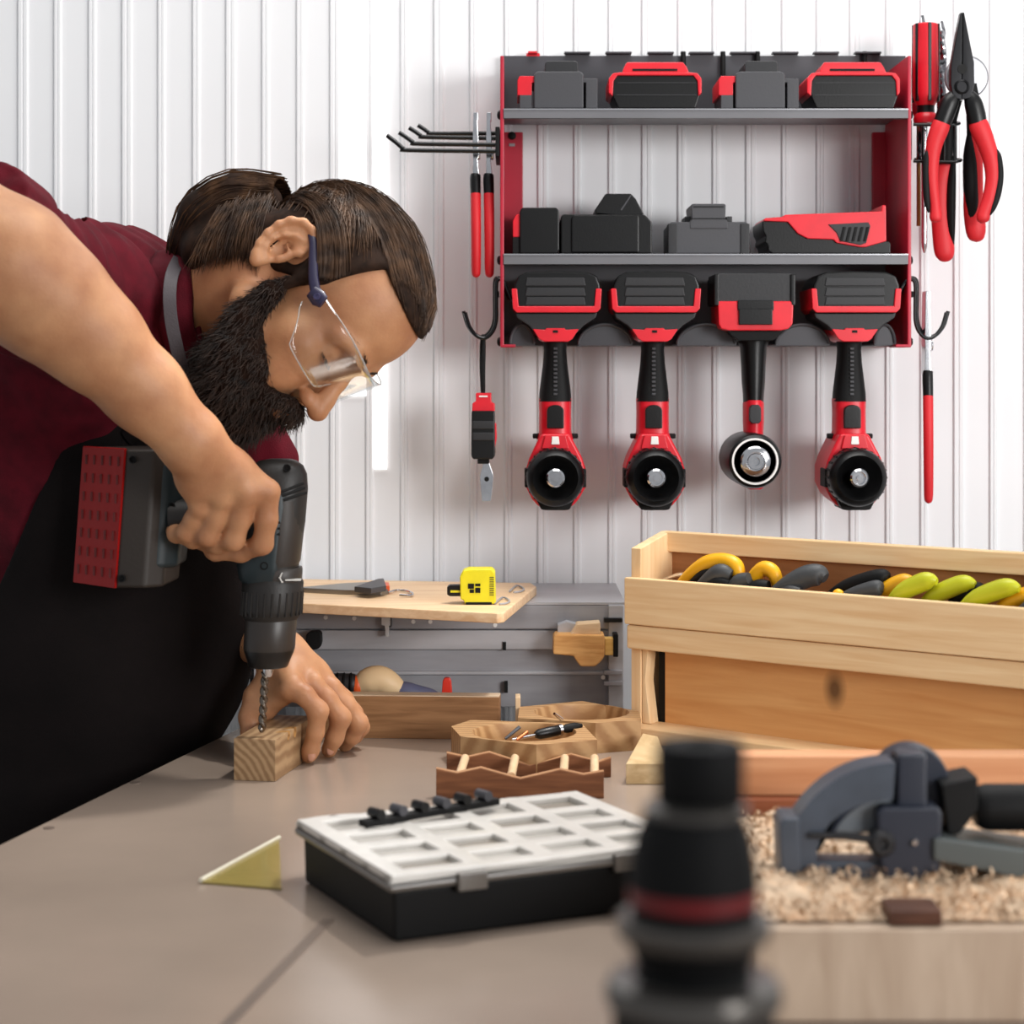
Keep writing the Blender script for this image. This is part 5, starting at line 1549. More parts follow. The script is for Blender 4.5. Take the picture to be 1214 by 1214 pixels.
hand_chain(B, [ML['p'], (420, 845, 2.318), (428, 862, 2.326), (421, 872, 2.336), (414, 878, 2.346)], [0.0104, 0.0092, 0.0094, 0.0084, 0.0078], 0.0032)
hand_chain(B, [(328, 797, 2.288), (304, 826, 2.282), (297, 850, 2.276), (298, 872, 2.268), (299, 878, 2.266)], [0.0185, 0.0140, 0.0128, 0.0112, 0.0090], 0.008)
hand_chain(B, [(333, 800, 2.285), (314, 838, 2.275)], [0.017, 0.0125], 0.012)
hand_chain(B, [(345, 818, 2.245), (318, 838, 2.272)], [0.0120, 0.0105], 0.012)
for q in 'imr':
    x, y, d = ML[q]
    B.ell(W(x + 1, y - 5, d), (0.0085, 0.0085, 0.0085), 0.006)
V, Q = B.mesh(2)
del B.F

skin = bpy.data.materials.new('skin')
skin.use_nodes = True
nt = skin.node_tree
pb_ = nt.nodes['Principled BSDF']
pb_.inputs['Roughness'].default_value = 0.50
pb_.inputs['Specular IOR Level'].default_value = 0.4
pb_.inputs['Subsurface Weight'].default_value = 0.12
pb_.inputs['Subsurface Radius'].default_value = (0.010, 0.004, 0.002)
pb_.inputs['Subsurface Scale'].default_value = 0.4
tc = nt.nodes.new('ShaderNodeTexCoord')
n1 = nt.nodes.new('ShaderNodeTexNoise'); n1.inputs['Scale'].default_value = 22; n1.inputs['Detail'].default_value = 6
nt.links.new(tc.outputs['Object'], n1.inputs['Vector'])
r1 = nt.nodes.new('ShaderNodeValToRGB')
r1.color_ramp.elements[0].position = 0.3; r1.color_ramp.elements[1].position = 0.72
r1.color_ramp.elements[0].color = lin((168, 114, 80)); r1.color_ramp.elements[1].color = lin((200, 148, 108))
nt.links.new(n1.outputs['Fac'], r1.inputs['Fac'])
nt.links.new(r1.outputs['Color'], pb_.inputs['Base Color'])
n2 = nt.nodes.new('ShaderNodeTexNoise'); n2.inputs['Scale'].default_value = 320; n2.inputs['Detail'].default_value = 4
nt.links.new(tc.outputs['Object'], n2.inputs['Vector'])
b1 = nt.nodes.new('ShaderNodeBump'); b1.inputs['Strength'].default_value = 0.22; b1.inputs['Distance'].default_value = 0.0012
nt.links.new(n2.outputs['Fac'], b1.inputs['Height'])
nt.links.new(b1.outputs[0], pb_.inputs['Normal'])

ORG = (-0.60, 2.40, 0.0)
man = np_mesh('person', V, Q, skin, None, ORG)
tag(man, 'bearded man in dark red shirt and dark apron, bending to drill a wood block', 'person')


def child(name, V, Q, m):
    return np_mesh(name, V, Q, m, man, ORG)


# ------------------------------------------------------------------ hair
hair_m = bpy.data.materials.new('dark_brown_hair')
hair_m.use_nodes = True
nt = hair_m.node_tree
hb = nt.nodes['Principled BSDF']
hb.inputs['Roughness'].default_value = 0.5
hb.inputs['Specular IOR Level'].default_value = 0.3
tc = nt.nodes.new('ShaderNodeTexCoord')
n1 = nt.nodes.new('ShaderNodeTexNoise'); n1.inputs['Scale'].default_value = 60
nt.links.new(tc.outputs['Object'], n1.inputs['Vector'])
r1 = nt.nodes.new('ShaderNodeValToRGB')
r1.color_ramp.elements[0].position = 0.35; r1.color_ramp.elements[1].position = 0.7
r1.color_ramp.elements[0].color = lin((50, 33, 22)); r1.color_ramp.elements[1].color = lin((96, 68, 46))
nt.links.new(n1.outputs['Fac'], r1.inputs['Fac'])
nt.links.new(r1.outputs['Color'], hb.inputs['Base Color'])
beard_m = mat('black_brown_beard', (30, 19, 14), 0.6, var=0.35, scale=90, rgb2=(58, 38, 26))

lo = HC - 0.19 * HS; hi = HC + 0.19 * HS
Hf = Field(lo, hi, 0.0026)
hd_ell(Hf, (-0.004, 0, 0.042), (0.1025, 0.0795, 0.0875), 0.01)
hd_ell(Hf, (0.038, 0, 0.053), (0.0660, 0.0665, 0.0690), 0.02)
HCV = HC


def hclip(F, n, c, k=0.004):
    n = HM @ np.array(n, float); n = n / np.linalg.norm(n)
    F.clip(n, float(n @ HCV) + c * HS, k)


# hairline: keep the crown and the back, leave face, ear and nape free
Fa = Hf.F.copy()
hclip(Hf, (0.05, 0, 1.0), 0.0895, 0.006)
Fb = Hf.F
Hf.F = Fa
hclip(Hf, (-1.0, 0, 0.14), -0.026, 0.006)
hclip(Hf, (-0.62, 0, 0.78), -0.002, 0.006)
Hf.F = np.minimum(Hf.F, Fb)
# thin hair drawn back over the nape
for s in (-1, 1):
    hd_chain(Hf, [(-0.060, s * 0.046, 0.010), (-0.066, s * 0.040, -0.012), (-0.066, s * 0.020, -0.026)], [0.020, 0.022, 0.022], 0.012, 0.012)
# side burn in front of the ear
for s in (-1, 1):
    hd_chain(Hf, [(0.014, s * 0.0685, 0.034), (0.012, s * 0.0690, 0.010), (0.009, s * 0.0680, -0.012)], [0.0085, 0.0065, 0.0055], 0.006)
    hd_ell(Hf, (-0.022, s * 0.084, 0.006), (0.026, 0.020, 0.040), 0.004, 's', roty(-0.25))
Vh, Qh = Hf.mesh(1)
cap_m = mat('hair_undercoat', (40, 27, 20), 0.85, spec=0.15, var=0.3, scale=70)
hair = child('hair', Vh, Qh, cap_m)

# strands combed back over the skull to the tie at the nape
rng = np.random.default_rng(11)
TIE = np.array([-0.103, 0.0, 0.020])
er = np.array([0.103, 0.080, 0.088]); ec = np.array([-0.004, 0, 0.042])


def on_skull(d, lift=1.0):
    """outermost of the two skull shapes along unit directions d (from the skull middle)"""
    t1 = 1 / np.sqrt(((d / er) ** 2).sum(-1))
    e2 = np.array([0.0665, 0.067, 0.0695]); c2 = np.array([0.038, 0, 0.053]) - ec
    A = ((d / e2) ** 2).sum(-1); Bq = (d * c2 / e2 ** 2).sum(-1); Cq = ((c2 / e2) ** 2).sum() - 1
    disc = Bq ** 2 - A * Cq
    t2 = np.where(disc > 0, (Bq + np.sqrt(np.maximum(disc, 0))) / A, 0)
    # gentle blend where the shapes meet
    t = np.maximum(t1, t2) + 0.0016 * np.exp(-((t1 - t2) / 0.006) ** 2)
    return ec + d * (t * lift)[..., None]


def strands(n, seed, lift0, lift1, rad, wild=0.0):
    r = np.random.default_rng(seed)
    K = 12
    P = np.zeros((n, K, 3)); Rr = np.zeros((n, K))
    dt = (TIE - ec) / np.linalg.norm(TIE - ec)
    i = 0
    while i < n:
        s = r.choice([-1, 1])
        a = r.random()
        # start along the hairline: temple -> corner -> forehead middle, or anywhere on the crown
        if r.random() < 0.55:
            if a < 0.4:
                u = a / 0.4
                p = np.array([0.020 + 0.016 * u, s * (0.072 - 0.012 * u), 0.024 + 0.040 * u])
            elif a < 0.7:
                u = (a - 0.4) / 0.3
                p = np.array([0.036 + 0.010 * u, s * (0.060 - 0.028 * u), 0.064 + 0.026 * u])
            else:
                u = (a - 0.7) / 0.3
                p = np.array([0.046 + 0.034 * u, s * 0.034 * (1 - u), 0.090 - 0.003 * u])
        else:
            d = r.normal(size=3)
            if d[2] < -0.3: continue
            d /= np.linalg.norm(d)
            p = ec + d * 0.08
            if p[2] < 0.07 and p[0] > 0.02: continue
        d0 = (p - ec); d0 /= np.linalg.norm(d0)
        om = math.acos(np.clip(d0 @ dt, -1, 1))
        t = np.linspace(0, 1.0, K)[:, None]
        D = (np.sin((1 - t) * om) * d0 + np.sin(t * om) * dt) / math.sin(om)
        # the sides sweep above the ears
        D[:, 2] += 0.46 * np.sin(np.pi * np.minimum(1, t[:, 0] * 1.15)) * abs(d0[1])
        D += r.normal(size=(1, 3)) * 0.02 + np.sin(t * np.pi * (1 + r.random() * 2) + r.random() * 6) * r.normal(size=3) * 0.006
        D /= np.linalg.norm(D, axis=1, keepdims=True)
        lift = lift0 + (lift1 - lift0) * r.random() + wild * r.random() * np.sin(np.pi * t[:, 0])
        Q_ = on_skull(D, 1.0) + D * (lift if np.ndim(lift) else np.full(K, lift))[:, None]
        if np.any((Q_[:, 0] > 0.034) & (Q_[:, 2] < 0.0895 - 0.05 * (Q_[:, 0] - 0.034))): continue
        if np.any((np.abs(Q_[:, 1]) > 0.04) & (((Q_[:, 0] + 0.024) / 0.030) ** 2 + ((Q_[:, 2] - 0.002) / 0.037) ** 2 < 1)): continue
        P[i] = Q_
        Rr[i] = rad * (0.6 + 0.7 * r.random()) * np.interp(t[:, 0], [0, 0.1, 0.8, 1], [0.4, 1, 1, 0.6])
        i += 1
    return P, Rr


P, Rr = strands(3400, 5, 0.0, 0.0030, 0.00078)
P2, R2 = strands(420, 6, 0.0005, 0.003, 0.00036, 0.006)
allP = np.concatenate([P, P2]); allR = np.concatenate([Rr, R2])
Vs, Qs = tubes(HC + (allP * HS) @ HM.T, allR * HS)
st = np_mesh('hair_strands', Vs, Qs, hair_m, hair, (0, 0, 0)); st.data.transform(Matrix.Translation(-Vector(ORG)))

# ponytail knot at the nape
PTC = np.array(tuple(W(262, 272, 2.27)))
Pf = Field(PTC - 0.12, PTC + 0.12, 0.003)
tie_w = HC + HM @ (TIE * HS)
Pf.chain([W(312, 240, 2.26), W(285, 240, 2.27), W(250, 262, 2.275), W(228, 296, 2.28), W(222, 312, 2.28)], [0.022, 0.030, 0.034, 0.024, 0.012], 0.01, 0.02)
Pf.chain([W(318, 268, 2.225), W(285, 286, 2.222), W(244, 300, 2.240)], [0.022, 0.026, 0.027], 0.02, 0.02)
Vp, Qp = Pf.mesh(1)
pony = child('ponytail', Vp, Qp, cap_m)
n = 900
r = np.random.default_rng(8)
ctrl = np.array([tuple(W(335, 232, 2.25)), tuple(W(312, 236, 2.26)), tuple(W(278, 238, 2.27)), tuple(W(248, 262, 2.275)), tuple(W(228, 296, 2.28)), tuple(W(214, 322, 2.282))])
crad = np.array([0.020, 0.026, 0.033, 0.0365, 0.027, 0.016])
K = 12
P = np.zeros((n, K, 3)); Rr = np.zeros((n, K))
tt = np.linspace(0, 5, K)
cx = np.stack([np.interp(tt, range(6), ctrl[:, i]) for i in range(3)], 1)
cx[1:-1] = 0.25 * cx[:-2] + 0.5 * cx[1:-1] + 0.25 * cx[2:]
cr = np.interp(tt, range(6), crad)
Tn = np.gradient(cx, axis=0); Tn /= np.linalg.norm(Tn, axis=1, keepdims=True)
Na = np.cross(Tn, [0, 1.0, 0]); Na /= np.linalg.norm(Na, axis=1, keepdims=True); Nb = np.cross(Tn, Na)
for i in range(n):
    a = r.random() * 6.28; lf = 0.94 + 0.1 * r.random() + (0.25 * r.random() if r.random() < 0.08 else 0)
    aa = a + np.linspace(0, r.normal() * 0.4, K)
    P[i] = cx + (np.cos(aa)[:, None] * Na + np.sin(aa)[:, None] * Nb) * (cr * lf)[:, None]
    Rr[i] = 0.0009 * (0.5 + 0.8 * r.random()) * np.interp(np.arange(K), [0, 1, K - 2, K - 1], [0.6, 1, 0.8, 0.2])
Vs, Qs = tubes(P, Rr)
nw = 420
Pw = np.zeros((nw, K, 3)); Rw = np.zeros((nw, K))
tw = np.linspace(0, 1, K)[:, None]
for i in range(nw):
    q = r.random()
    a_ = np.array(tuple(W(306 - 84 * q + r.normal() * 3, 322 + r.normal() * 5 - 10 * math.sin(q * 3.1), 2.172 + 0.03 * q + r.random() * 0.012)))
    m_ = np.array(tuple(W(306 - 74 * q + r.normal() * 5, 272 + 12 * q + r.normal() * 6, 2.166 + 0.022 * q + r.random() * 0.012)))
    b_ = np.array(tuple(W(322 - 60 * q + r.normal() * 5, 234 + 14 * q + r.normal() * 5, 2.212 + r.random() * 0.02)))
    Pw[i] = (1 - tw) ** 2 * a_ + 2 * tw * (1 - tw) * m_ + tw ** 2 * b_
    Rw[i] = 0.00055 * (0.5 + 0.8 * r.random()) * np.interp(np.arange(K), [0, 2, K - 2, K - 1], [0.15, 1, 1, 0.6])
P = np.concatenate([P, Pw]); Rr = np.concatenate([Rr, Rw])
Vs, Qs = tubes(P, Rr)
st = np_mesh('ponytail_strands', Vs, Qs, hair_m, pony, (0, 0, 0)); st.data.transform(Matrix.Translation(-Vector(ORG)))

# ------------------------------------------------------------------ beard
Bf = Field(lo, hi, 0.0026)
for s in (-1, 1):
    hd_chain(Bf, [(0.006, s * 0.0700, -0.006), (0.008, s * 0.0660, -0.030), (0.016, s * 0.0580, -0.060), (0.040, s * 0.0500, -0.088), (0.066, s * 0.034, -0.104), (0.082, 0, -0.114)], [0.0050, 0.0090, 0.0160, 0.0210, 0.0240, 0.0270], 0.01, 0.015)
    hd_chain(Bf, [(0.040, s * 0.052, -0.066), (0.068, s * 0.044, -0.074), (0.088, s * 0.026, -0.086)], [0.0120, 0.0120, 0.0120], 0.01, 0.01)
    hd_chain(Bf, [(0.111, s * 0.003, -0.0600), (0.107, s * 0.016, -0.0640), (0.096, s * 0.030, -0.0780), (0.084, s * 0.034, -0.095)], [0.0072, 0.0085, 0.0095, 0.0100], 0.006, 0.006)
hd_chain(Bf, [(0.080, 0, -0.112), (0.074, 0, -0.130), (0.056, 0, -0.140)], [0.028, 0.026, 0.022], 0.015, 0.015)
hd_chain(Bf, [(0.055, 0, -0.118), (0.030, 0, -0.108)], [0.036, 0.034], 0.02, 0.02)
hd_chain(Bf, [(0.099, 0, -0.090), (0.092, 0, -0.100)], [0.010, 0.014], 0.01)
Vb, Qb = Bf.mesh(2)
# tangled surface
Nn = np.zeros_like(Vb)
fn = np.cross(Vb[Qb[:, 2]] - Vb[Qb[:, 0]], Vb[Qb[:, 3]] - Vb[Qb[:, 1]])
for j in range(4):
    for c in range(3):
        Nn[:, c] += np.bincount(Qb[:, j], fn[:, c], len(Vb))
Nn /= np.maximum(np.linalg.norm(Nn, axis=1, keepdims=True), 1e-12)
if ((Vb - Vb.mean(0)) * Nn).sum(1).mean() < 0: Nn = -Nn
Vd = Vb + Nn * (0.0008 * vnoise(Vb, 260, 1) + 0.0007 * vnoise(Vb, 520, 2))[:, None]
beard = child('beard', Vd, Qb, mat('beard_undercoat', (30, 19, 14), 0.9, spec=0.1, var=0.3, scale=80))
r = np.random.default_rng(21)
n = 9000
pick = r.choice(len(Vb), n)
grow = HM @ np.array([0.45, 0, -0.85])
D = 0.55 * Nn[pick] + grow * (0.7 + 0.3 * r.random((n, 1))) + r.normal(size=(n, 3)) * 0.30
D /= np.linalg.norm(D, axis=1, keepdims=True)
Lh = (0.006 + 0.010 * r.random(n))
hz = ((Vb[pick] - HC) @ HM)[:, 2] / HS
Lh *= np.interp(hz, [-0.14, -0.08, 0.0], [1.25, 0.9, 0.45])
bend = r.normal(size=(n, 3)) * 0.30 + grow * 0.3
t = np.linspace(0, 1, 5)
P = Vb[pick][:, None, :] + D[:, None, :] * (t[None, :, None] * Lh[:, None, None]) + bend[:, None, :] * (t[None, :, None] ** 2 * Lh[:, None, None] * 0.6)
Rr = 0.00042 * (0.7 + 0.6 * r.random((n, 1))) * np.array([1.2, 1, 0.9, 0.7, 0.25])[None, :]
Vs, Qs = tubes(P, Rr)
st = np_mesh('beard_strands', Vs, Qs, beard_m, beard, (0, 0, 0)); st.data.transform(Matrix.Translation(-Vector(ORG)))

# brows and lashes
for s in (-1, 1):
    n = 130
    u = r.random(n)
    base = np.stack([0.1035 - 0.026 * u ** 1.8, s * (0.011 + 0.034 * u), 0.0225 + 0.0045 * np.sin(u * 2.6) + 0.004 * (r.random(n) - 0.5)], 1)
    dr_ = np.stack([0.15 + 0 * u, s * (0.6 + 0.5 * u), 0.5 - 0.6 * u], 1); dr_ /= np.linalg.norm(dr_, axis=1, keepdims=True)
    P = base[:, None, :] + dr_[:, None, :] * (np.linspace(0, 1, 4)[None, :, None] * 0.009)
    P[:, :, 0] -= np.linspace(0, 1, 4)[None, :] * 0.004 * u[:, None]
    Rr = np.full((n, 4), 0.00042) * np.array([0.8, 1, 0.8, 0.3])
    Vs, Qs = tubes(HC + (P.reshape(-1, 3) * HS) @ HM.T.reshape(3, 3) if False else (HC + (P * HS) @ HM.T), Rr * HS)
    child('eyebrow', Vs, Qs, beard_m)
    n = 46
    u = r.random(n)
    base = np.stack([0.0935 - 0.010 * (u - 0.45) ** 2 * 4, s * (0.019 + 0.026 * u), -0.0055 - 0.002 * np.sin(u * 3.1)], 1)
    dr_ = np.stack([0.8 + 0 * u, s * (u - 0.4), -0.55 + 0 * u], 1); dr_ /= np.linalg.norm(dr_, axis=1, keepdims=True)
    P = base[:, None, :] + dr_[:, None, :] * (np.linspace(-0.2, 1, 4)[None, :, None] * 0.006)
    Vs, Qs = tubes(HC + (P * HS) @ HM.T, np.full((n, 4), 0.00034) * HS)
    child('eyelashes', Vs, Qs, beard_m)

# finger nails
nail_m = mat('fingernail', (196, 142, 116), 0.25, spec=0.5)


def nail(px, py, d, ax, size=(0.0046, 0.0062, 0.0016)):
    c = W(px, py, d)
    zax = Vector(ax[0]).normalized(); yax = Vector(ax[1]).normalized()
    xax = yax.cross(zax).normalized(); yax = zax.cross(xax)
    M = Matrix((xax, yax, zax)).transposed()
    MB().ball(c, size, 16, M).build('fingernail', nail_m, man)


nail(369.5, 896.5, 2.2325, ((0.25, -1, -0.05), (-0.25, 0, -1)))
nail(392, 889, 2.2665, ((0.35, -1, 0), (-0.3, 0, -1)))

# ------------------------------------------------------------------ clothes
shirt_m = mat('dark_red_cotton', (88, 14, 28), 0.85, var=0.12, scale=40, bump=0.35, bscale=700, spec=0.2)
apron_m = mat('near_black_apron', (20, 15, 15), 0.85, var=0.15, scale=14, bump=0.3, bscale=600, spec=0.15)
strap_m = mat('dark_grey_strap', (66, 60, 64), 0.6, bump=0.2, bscale=500)


def folds(V, Q, amp, scale, seed, dirn=None):
    N = np.zeros_like(V)
    fn = np.cross(V[Q[:, 2]] - V[Q[:, 0]], V[Q[:, 3]] - V[Q[:, 1]])
    for j in range(4):
        for c in range(3):
            N[:, c] += np.bincount(Q[:, j], fn[:, c], len(V))
    N /= np.maximum(np.linalg.norm(N, axis=1, keepdims=True), 1e-12)
    if ((V - V.mean(0)) * N).sum(1).mean() < 0: N = -N
    P = V.copy()
    if dirn is not None:
        d = np.array(dirn, float); d /= np.linalg.norm(d)
        P = P - 0.82 * (P @ d)[:, None] * d
    a = vnoise(P, scale, seed)
    a = np.sign(a) * np.abs(a) ** 0.8
    return V + N * (amp * a + amp * 0.35 * vnoise(P, scale * 2.3, seed + 1))[:, None]


Sf = Field((-0.84, 1.93, 0.86), (-0.18, 2.72, 1.50), 0.0042)
Sf.chain([W(40, 1000, TD), W(98, 760, TD), W(118, 570, TD), W(98, 470, TD)], [0.145, 0.155, 0.165, 0.150], 0.03, 0.05)
Sf.chain([W(70, 440, 2.36), W(110, 400, 2.31)], [0.150, 0.112], 0.05)
Sf.chain([W(100, 470, 2.50), W(125, 470, 2.575)], [0.12, 0.090], 0.05)
Sf.chain([W(110, 410, 2.34), W(160, 395, 2.33), W(192, 395, 2.32)], [0.120, 0.082, 0.062], 0.04, 0.03)
Sf.chain([W(60, 335, 2.37), W(112, 335, 2.37), W(150, 360, 2.36)], [0.070, 0.068, 0.062], 0.05, 0.03)
# sleeves
Sf.chain([W(115, 380, 2.27), W(50, 335, 2.17), W(-10, 286, 2.105)], [0.092, 0.081, 0.072], 0.03, 0.02)
Sf.chain([W(130, 470, 2.57), W(165, 600, 2.565)], [0.085, 0.072], 0.03)
Vsh, Qsh = Sf.mesh(2)
Vsh = folds(Vsh, Qsh, 0.0085, 75, 3, (0.62, -0.2, -0.75))
child('shirt', Vsh, Qsh, shirt_m)
# rolled cuff of the near sleeve
Cf = Field((-0.80, 1.93, 1.30), (-0.44, 2.30, 1.56), 0.0034)
cpa, cpb = W(-4, 290, 2.112), W(-30, 270, 2.085)
Cf.chain([cpa, cpb], [0.077, 0.077], 0.01)
Vc, Qc = Cf.mesh(1)
dn = np.array(tuple((cpb - cpa).normalized()))
keep = lambda V: ((V - np.array(tuple(cpa))) @ dn)
# hollow-looking band: clip both ends of the capsule
Cf = Field((-0.80, 1.93, 1.30), (-0.44, 2.30, 1.56), 0.0034)
Cf.chain([cpa, cpb], [0.0775, 0.0765], 0.01)
Cf.clip(dn, float(dn @ np.array(tuple(cpa))) - 0.012, 0.006)
Cf.clip(-dn, -float(dn @ np.array(tuple(cpb))) - 0.010, 0.006)
Vc, Qc = Cf.mesh(1)
child('sleeve_cuff', folds(Vc, Qc, 0.003, 120, 9, dn), Qc, shirt_m)

# collar: a leaning stand-up band round the neck with a pointed flap
nk0 = np.array(tuple(W(212, 386, 2.295))); nk1 = nb
axn = np.array([0.93, -0.16, 0.30]); axn /= np.linalg.norm(axn)
e1 = np.array([0, -1.0, 0]); e1 = e1 - (e1 @ axn) * axn; e1 /= np.linalg.norm(e1)
e2 = np.cross(axn, e1)
if e2[2] < 0: e2 = -e2
Vc, Qc = [], []
nA, nB = 72, 8
for side, off in ((0, 0.0), (1, 0.0035)):
    for j in range(nB):
        v = j / (nB - 1)
        for i in range(nA):
            a = 2 * math.pi * i / nA
            hgt = 0.040 + 0.008 * math.cos(a - 1.57) + 0.004 * math.sin(3 * a)
            rr = 0.083 - 0.008 * v + off + 0.0015 * math.sin(a * 9 + v * 2)
            drop = max(0.0, math.cos(a + 0.95)) ** 3
            Vc.append(nk0 + axn * (v * hgt + 0.004) + (e1 * math.cos(a) + e2 * math.sin(a)) * rr)
for side in (0, 1):
    o = side * nA * nB
    for j in range(nB - 1):
        for i in range(nA):
            Qc.append((o + j * nA + i, o + j * nA + (i + 1) % nA, o + (j + 1) * nA + (i + 1) % nA, o + (j + 1) * nA + i))
for j in (0, nB - 1):
    for i in range(nA):
        Qc.append((j * nA + i, j * nA + (i + 1) % nA, nA * nB + j * nA + (i + 1) % nA, nA * nB + j * nA + i))
collar = child('collar', np.array(Vc), np.array(Qc), shirt_m)
fl = MB()
fp = [W(x, y, d) for x, y, d in ((216, 398, 2.225), (238, 385, 2.225), (240, 410, 2.222), (247, 450, 2.225), (244, 470, 2.232), (234, 440, 2.222), (224, 432, 2.222))]
fl.loft([fp, [p + Vector((0, 0.004, 0)) for p in fp]])
fl.build('collar_point', shirt_m, collar, bevel=0.0015)

# apron: over the front of the trunk and down past the table edge
Af = Field((-0.84, 2.06, 0.36), (-0.18, 2.80, 1.40), 0.0060)
Af.chain([W(-90, 1180, TD), W(-60, 1000, TD), W(20, 760, TD)], [0.158, 0.160, 0.165], 0.05, 0.05)
Af.chain([W(20, 1180, TD), W(44, 1000, TD), W(103, 760, TD), W(124, 570, TD), W(112, 490, TD)], [0.156, 0.160, 0.174, 0.182, 0.170], 0.03, 0.05)
Af.chain([W(190, 610, 2.36), W(225, 690, 2.38), W(200, 776, 2.40)], [0.100, 0.095, 0.088], 0.06, 0.04)
# region to the right of its side edge
pa, pb2 = np.array(tuple(W(112, 455, 2.25))), np.array(tuple(W(-20, 720, 2.25)))
e = pb2 - pa
nrm = np.array([-e[2], 0, e[0]]); nrm /= np.linalg.norm(nrm)
if nrm[0] < 0: nrm = -nrm
Af.clip(nrm, float(nrm @ pa), 0.006)
tb_ = np.array([0, 0, -1.0])
Af.clip(tb_, -float(W(0, 448, TD).z), 0.006)
Va, Qa = Af.mesh(2)
Va = folds(Va, Qa, 0.006, 26, 14, (0.2, 0, -1))
child('apron', Va, Qa, apron_m)
sp = smooth_path([(213, 306, 2.250), (204, 325, 2.204), (201, 350, 2.184), (203, 380, 2.178), (209, 410, 2.180), (216, 440, 2.192), (223, 480, 2.222)], 6)
rings = []
for i, p in enumerate(sp):
    t_ = np.array(sp[min(i + 1, len(sp) - 1)]) - np.array(sp[max(i - 1, 0)])
    nx_, ny_ = -t_[1], t_[0]
    ln_ = math.hypot(nx_, ny_)
    nx_, ny_ = nx_ / ln_ * 8.0, ny_ / ln_ * 8.0
    rings.append([W(p[0] + nx_, p[1] + ny_, p[2]), W(p[0] - nx_, p[1] - ny_, p[2] + 0.002), W(p[0] - nx_, p[1] - ny_, p[2] + 0.012), W(p[0] + nx_, p[1] + ny_, p[2] + 0.012)])
MB().loft(rings).build('apron_strap', strap_m, man, bevel=0.0008)
MB().tube([W(*p) for p in smooth_path([(150, 520, 2.243), (180, 500, 2.238), (215, 495, 2.236), (250, 515, 2.24)], 5)], 0.010, 12, 0.35).build('apron_top_hem', apron_m, man)
# red shirt front below the beard
Rf = Field((-0.40, 2.12, 1.18), (-0.20, 2.50, 1.40), 0.004)
Rf.chain([W(300, 500, 2.32), W(325, 545, 2.32)], [0.030, 0.028], 0.01)
Rf.chain([W(270, 500, 2.34), W(318, 575, 2.34)], [0.05, 0.03], 0.02)
Vr, Qr = Rf.mesh(1)
child('shirt_front', folds(Vr, Qr, 0.004, 90, 30, (0.1, 0, -1)), Qr, shirt_m)
# trousers and shoes, mostly behind the table
trs = mat('dark_trousers', (16, 15, 17), 0.8)
for dd in (2.375, 2.50):
    c = W(10, 1000, dd)
    MB().tube([Vector((c.x, dd, z)) for z in (0.98, 0.85, 0.5, 0.30, 0.10)], [0.085, 0.085, 0.070, 0.065, 0.060], 20).build('trouser_leg', trs, man)
    sh_ = MB().loft([[Vector((c.x - 0.09 + 0.13 * (1 + math.cos(a)) * s_, dd + 0.045 * math.sin(a) * s_, zz)) for a in [2 * math.pi * i / 24 for i in range(24)]] for zz, s_ in ((0.0, 1.0), (0.03, 1.02), (0.07, 0.85), (0.11, 0.55))])
    sh_.build('shoe', BLKM, man)

# ------------------------------------------------------------------ safety glasses
gl = bpy.data.materials.new('clear_lens')
gl.use_nodes = True
nt = gl.node_tree
for nd in list(nt.nodes):
    if nd.type != 'OUTPUT_MATERIAL': nt.nodes.remove(nd)
outn = [nd for nd in nt.nodes if nd.type == 'OUTPUT_MATERIAL'][0]
tr = nt.nodes.new('ShaderNodeBsdfTransparent'); tr.inputs[0].default_value = (0.94, 0.95, 0.95, 1)
gs = nt.nodes.new('ShaderNodeBsdfGlossy'); gs.inputs['Roughness'].default_value = 0.04
fr = nt.nodes.new('ShaderNodeFresnel'); fr.inputs['IOR'].default_value = 1.50
mx = nt.nodes.new('ShaderNodeMixShader')
hf_ = nt.nodes.new('ShaderNodeMath'); hf_.operation = 'MULTIPLY'; hf_.inputs[1].default_value = 0.38
nt.links.new(fr.outputs[0], hf_.inputs[0]); nt.links.new(hf_.outputs[0], mx.inputs[0]); nt.links.new(tr.outputs[0], mx.inputs[1]); nt.links.new(gs.outputs[0], mx.inputs[2])
nt.links.new(mx.outputs[0], outn.inputs[0])
navy = mat('navy_temple_plastic', (38, 34, 62), 0.35)
hv = lambda *p: Vector(H(*p))
gls = thing('safety_glasses', hv(0.10, 0, 0), 'clear wraparound safety glasses with navy temples worn by the bearded man', 'glasses')
rows, nA = 9, 44
Vg = []
for off in (0, 0.0018):
    for j in range(rows):
        v = j / (rows - 1)
        for i in range(nA + 1):
            a = math.radians(-98 + 196 * i / nA)
            ca, sa = math.cos(a), math.sin(a)
            x = 0.052 + (0.062 + off) * math.copysign(abs(ca) ** 0.80, ca)
            y = (0.0785 + off) * math.copysign(abs(sa) ** 0.85, sa)
            side = abs(math.degrees(a)) / 98
            top = 0.024 + 0.004 * math.sin(side * 3.1) - 0.004 * side ** 3
            bot = -0.032 + 0.026 * math.exp(-(y / 0.012) ** 2) + 0.030 * max(0, side - 0.72) / 0.28
            z = top + (bot - top) * v
            Vg.append(H(x - 0.010 * v * (1 - side), y, z))
nn_ = nA + 1
Qg = []
for sd in (0, 1):
    o = sd * rows * nn_
    Qg += [(o + j * nn_ + i, o + j * nn_ + i + 1, o + (j + 1) * nn_ + i + 1, o + (j + 1) * nn_ + i) for j in range(rows - 1) for i in range(nA)]
o = rows * nn_
for i in range(nA):
    for j in (0, rows - 1):
        Qg.append((j * nn_ + i, j * nn_ + i + 1, o + j * nn_ + i + 1, o + j * nn_ + i))
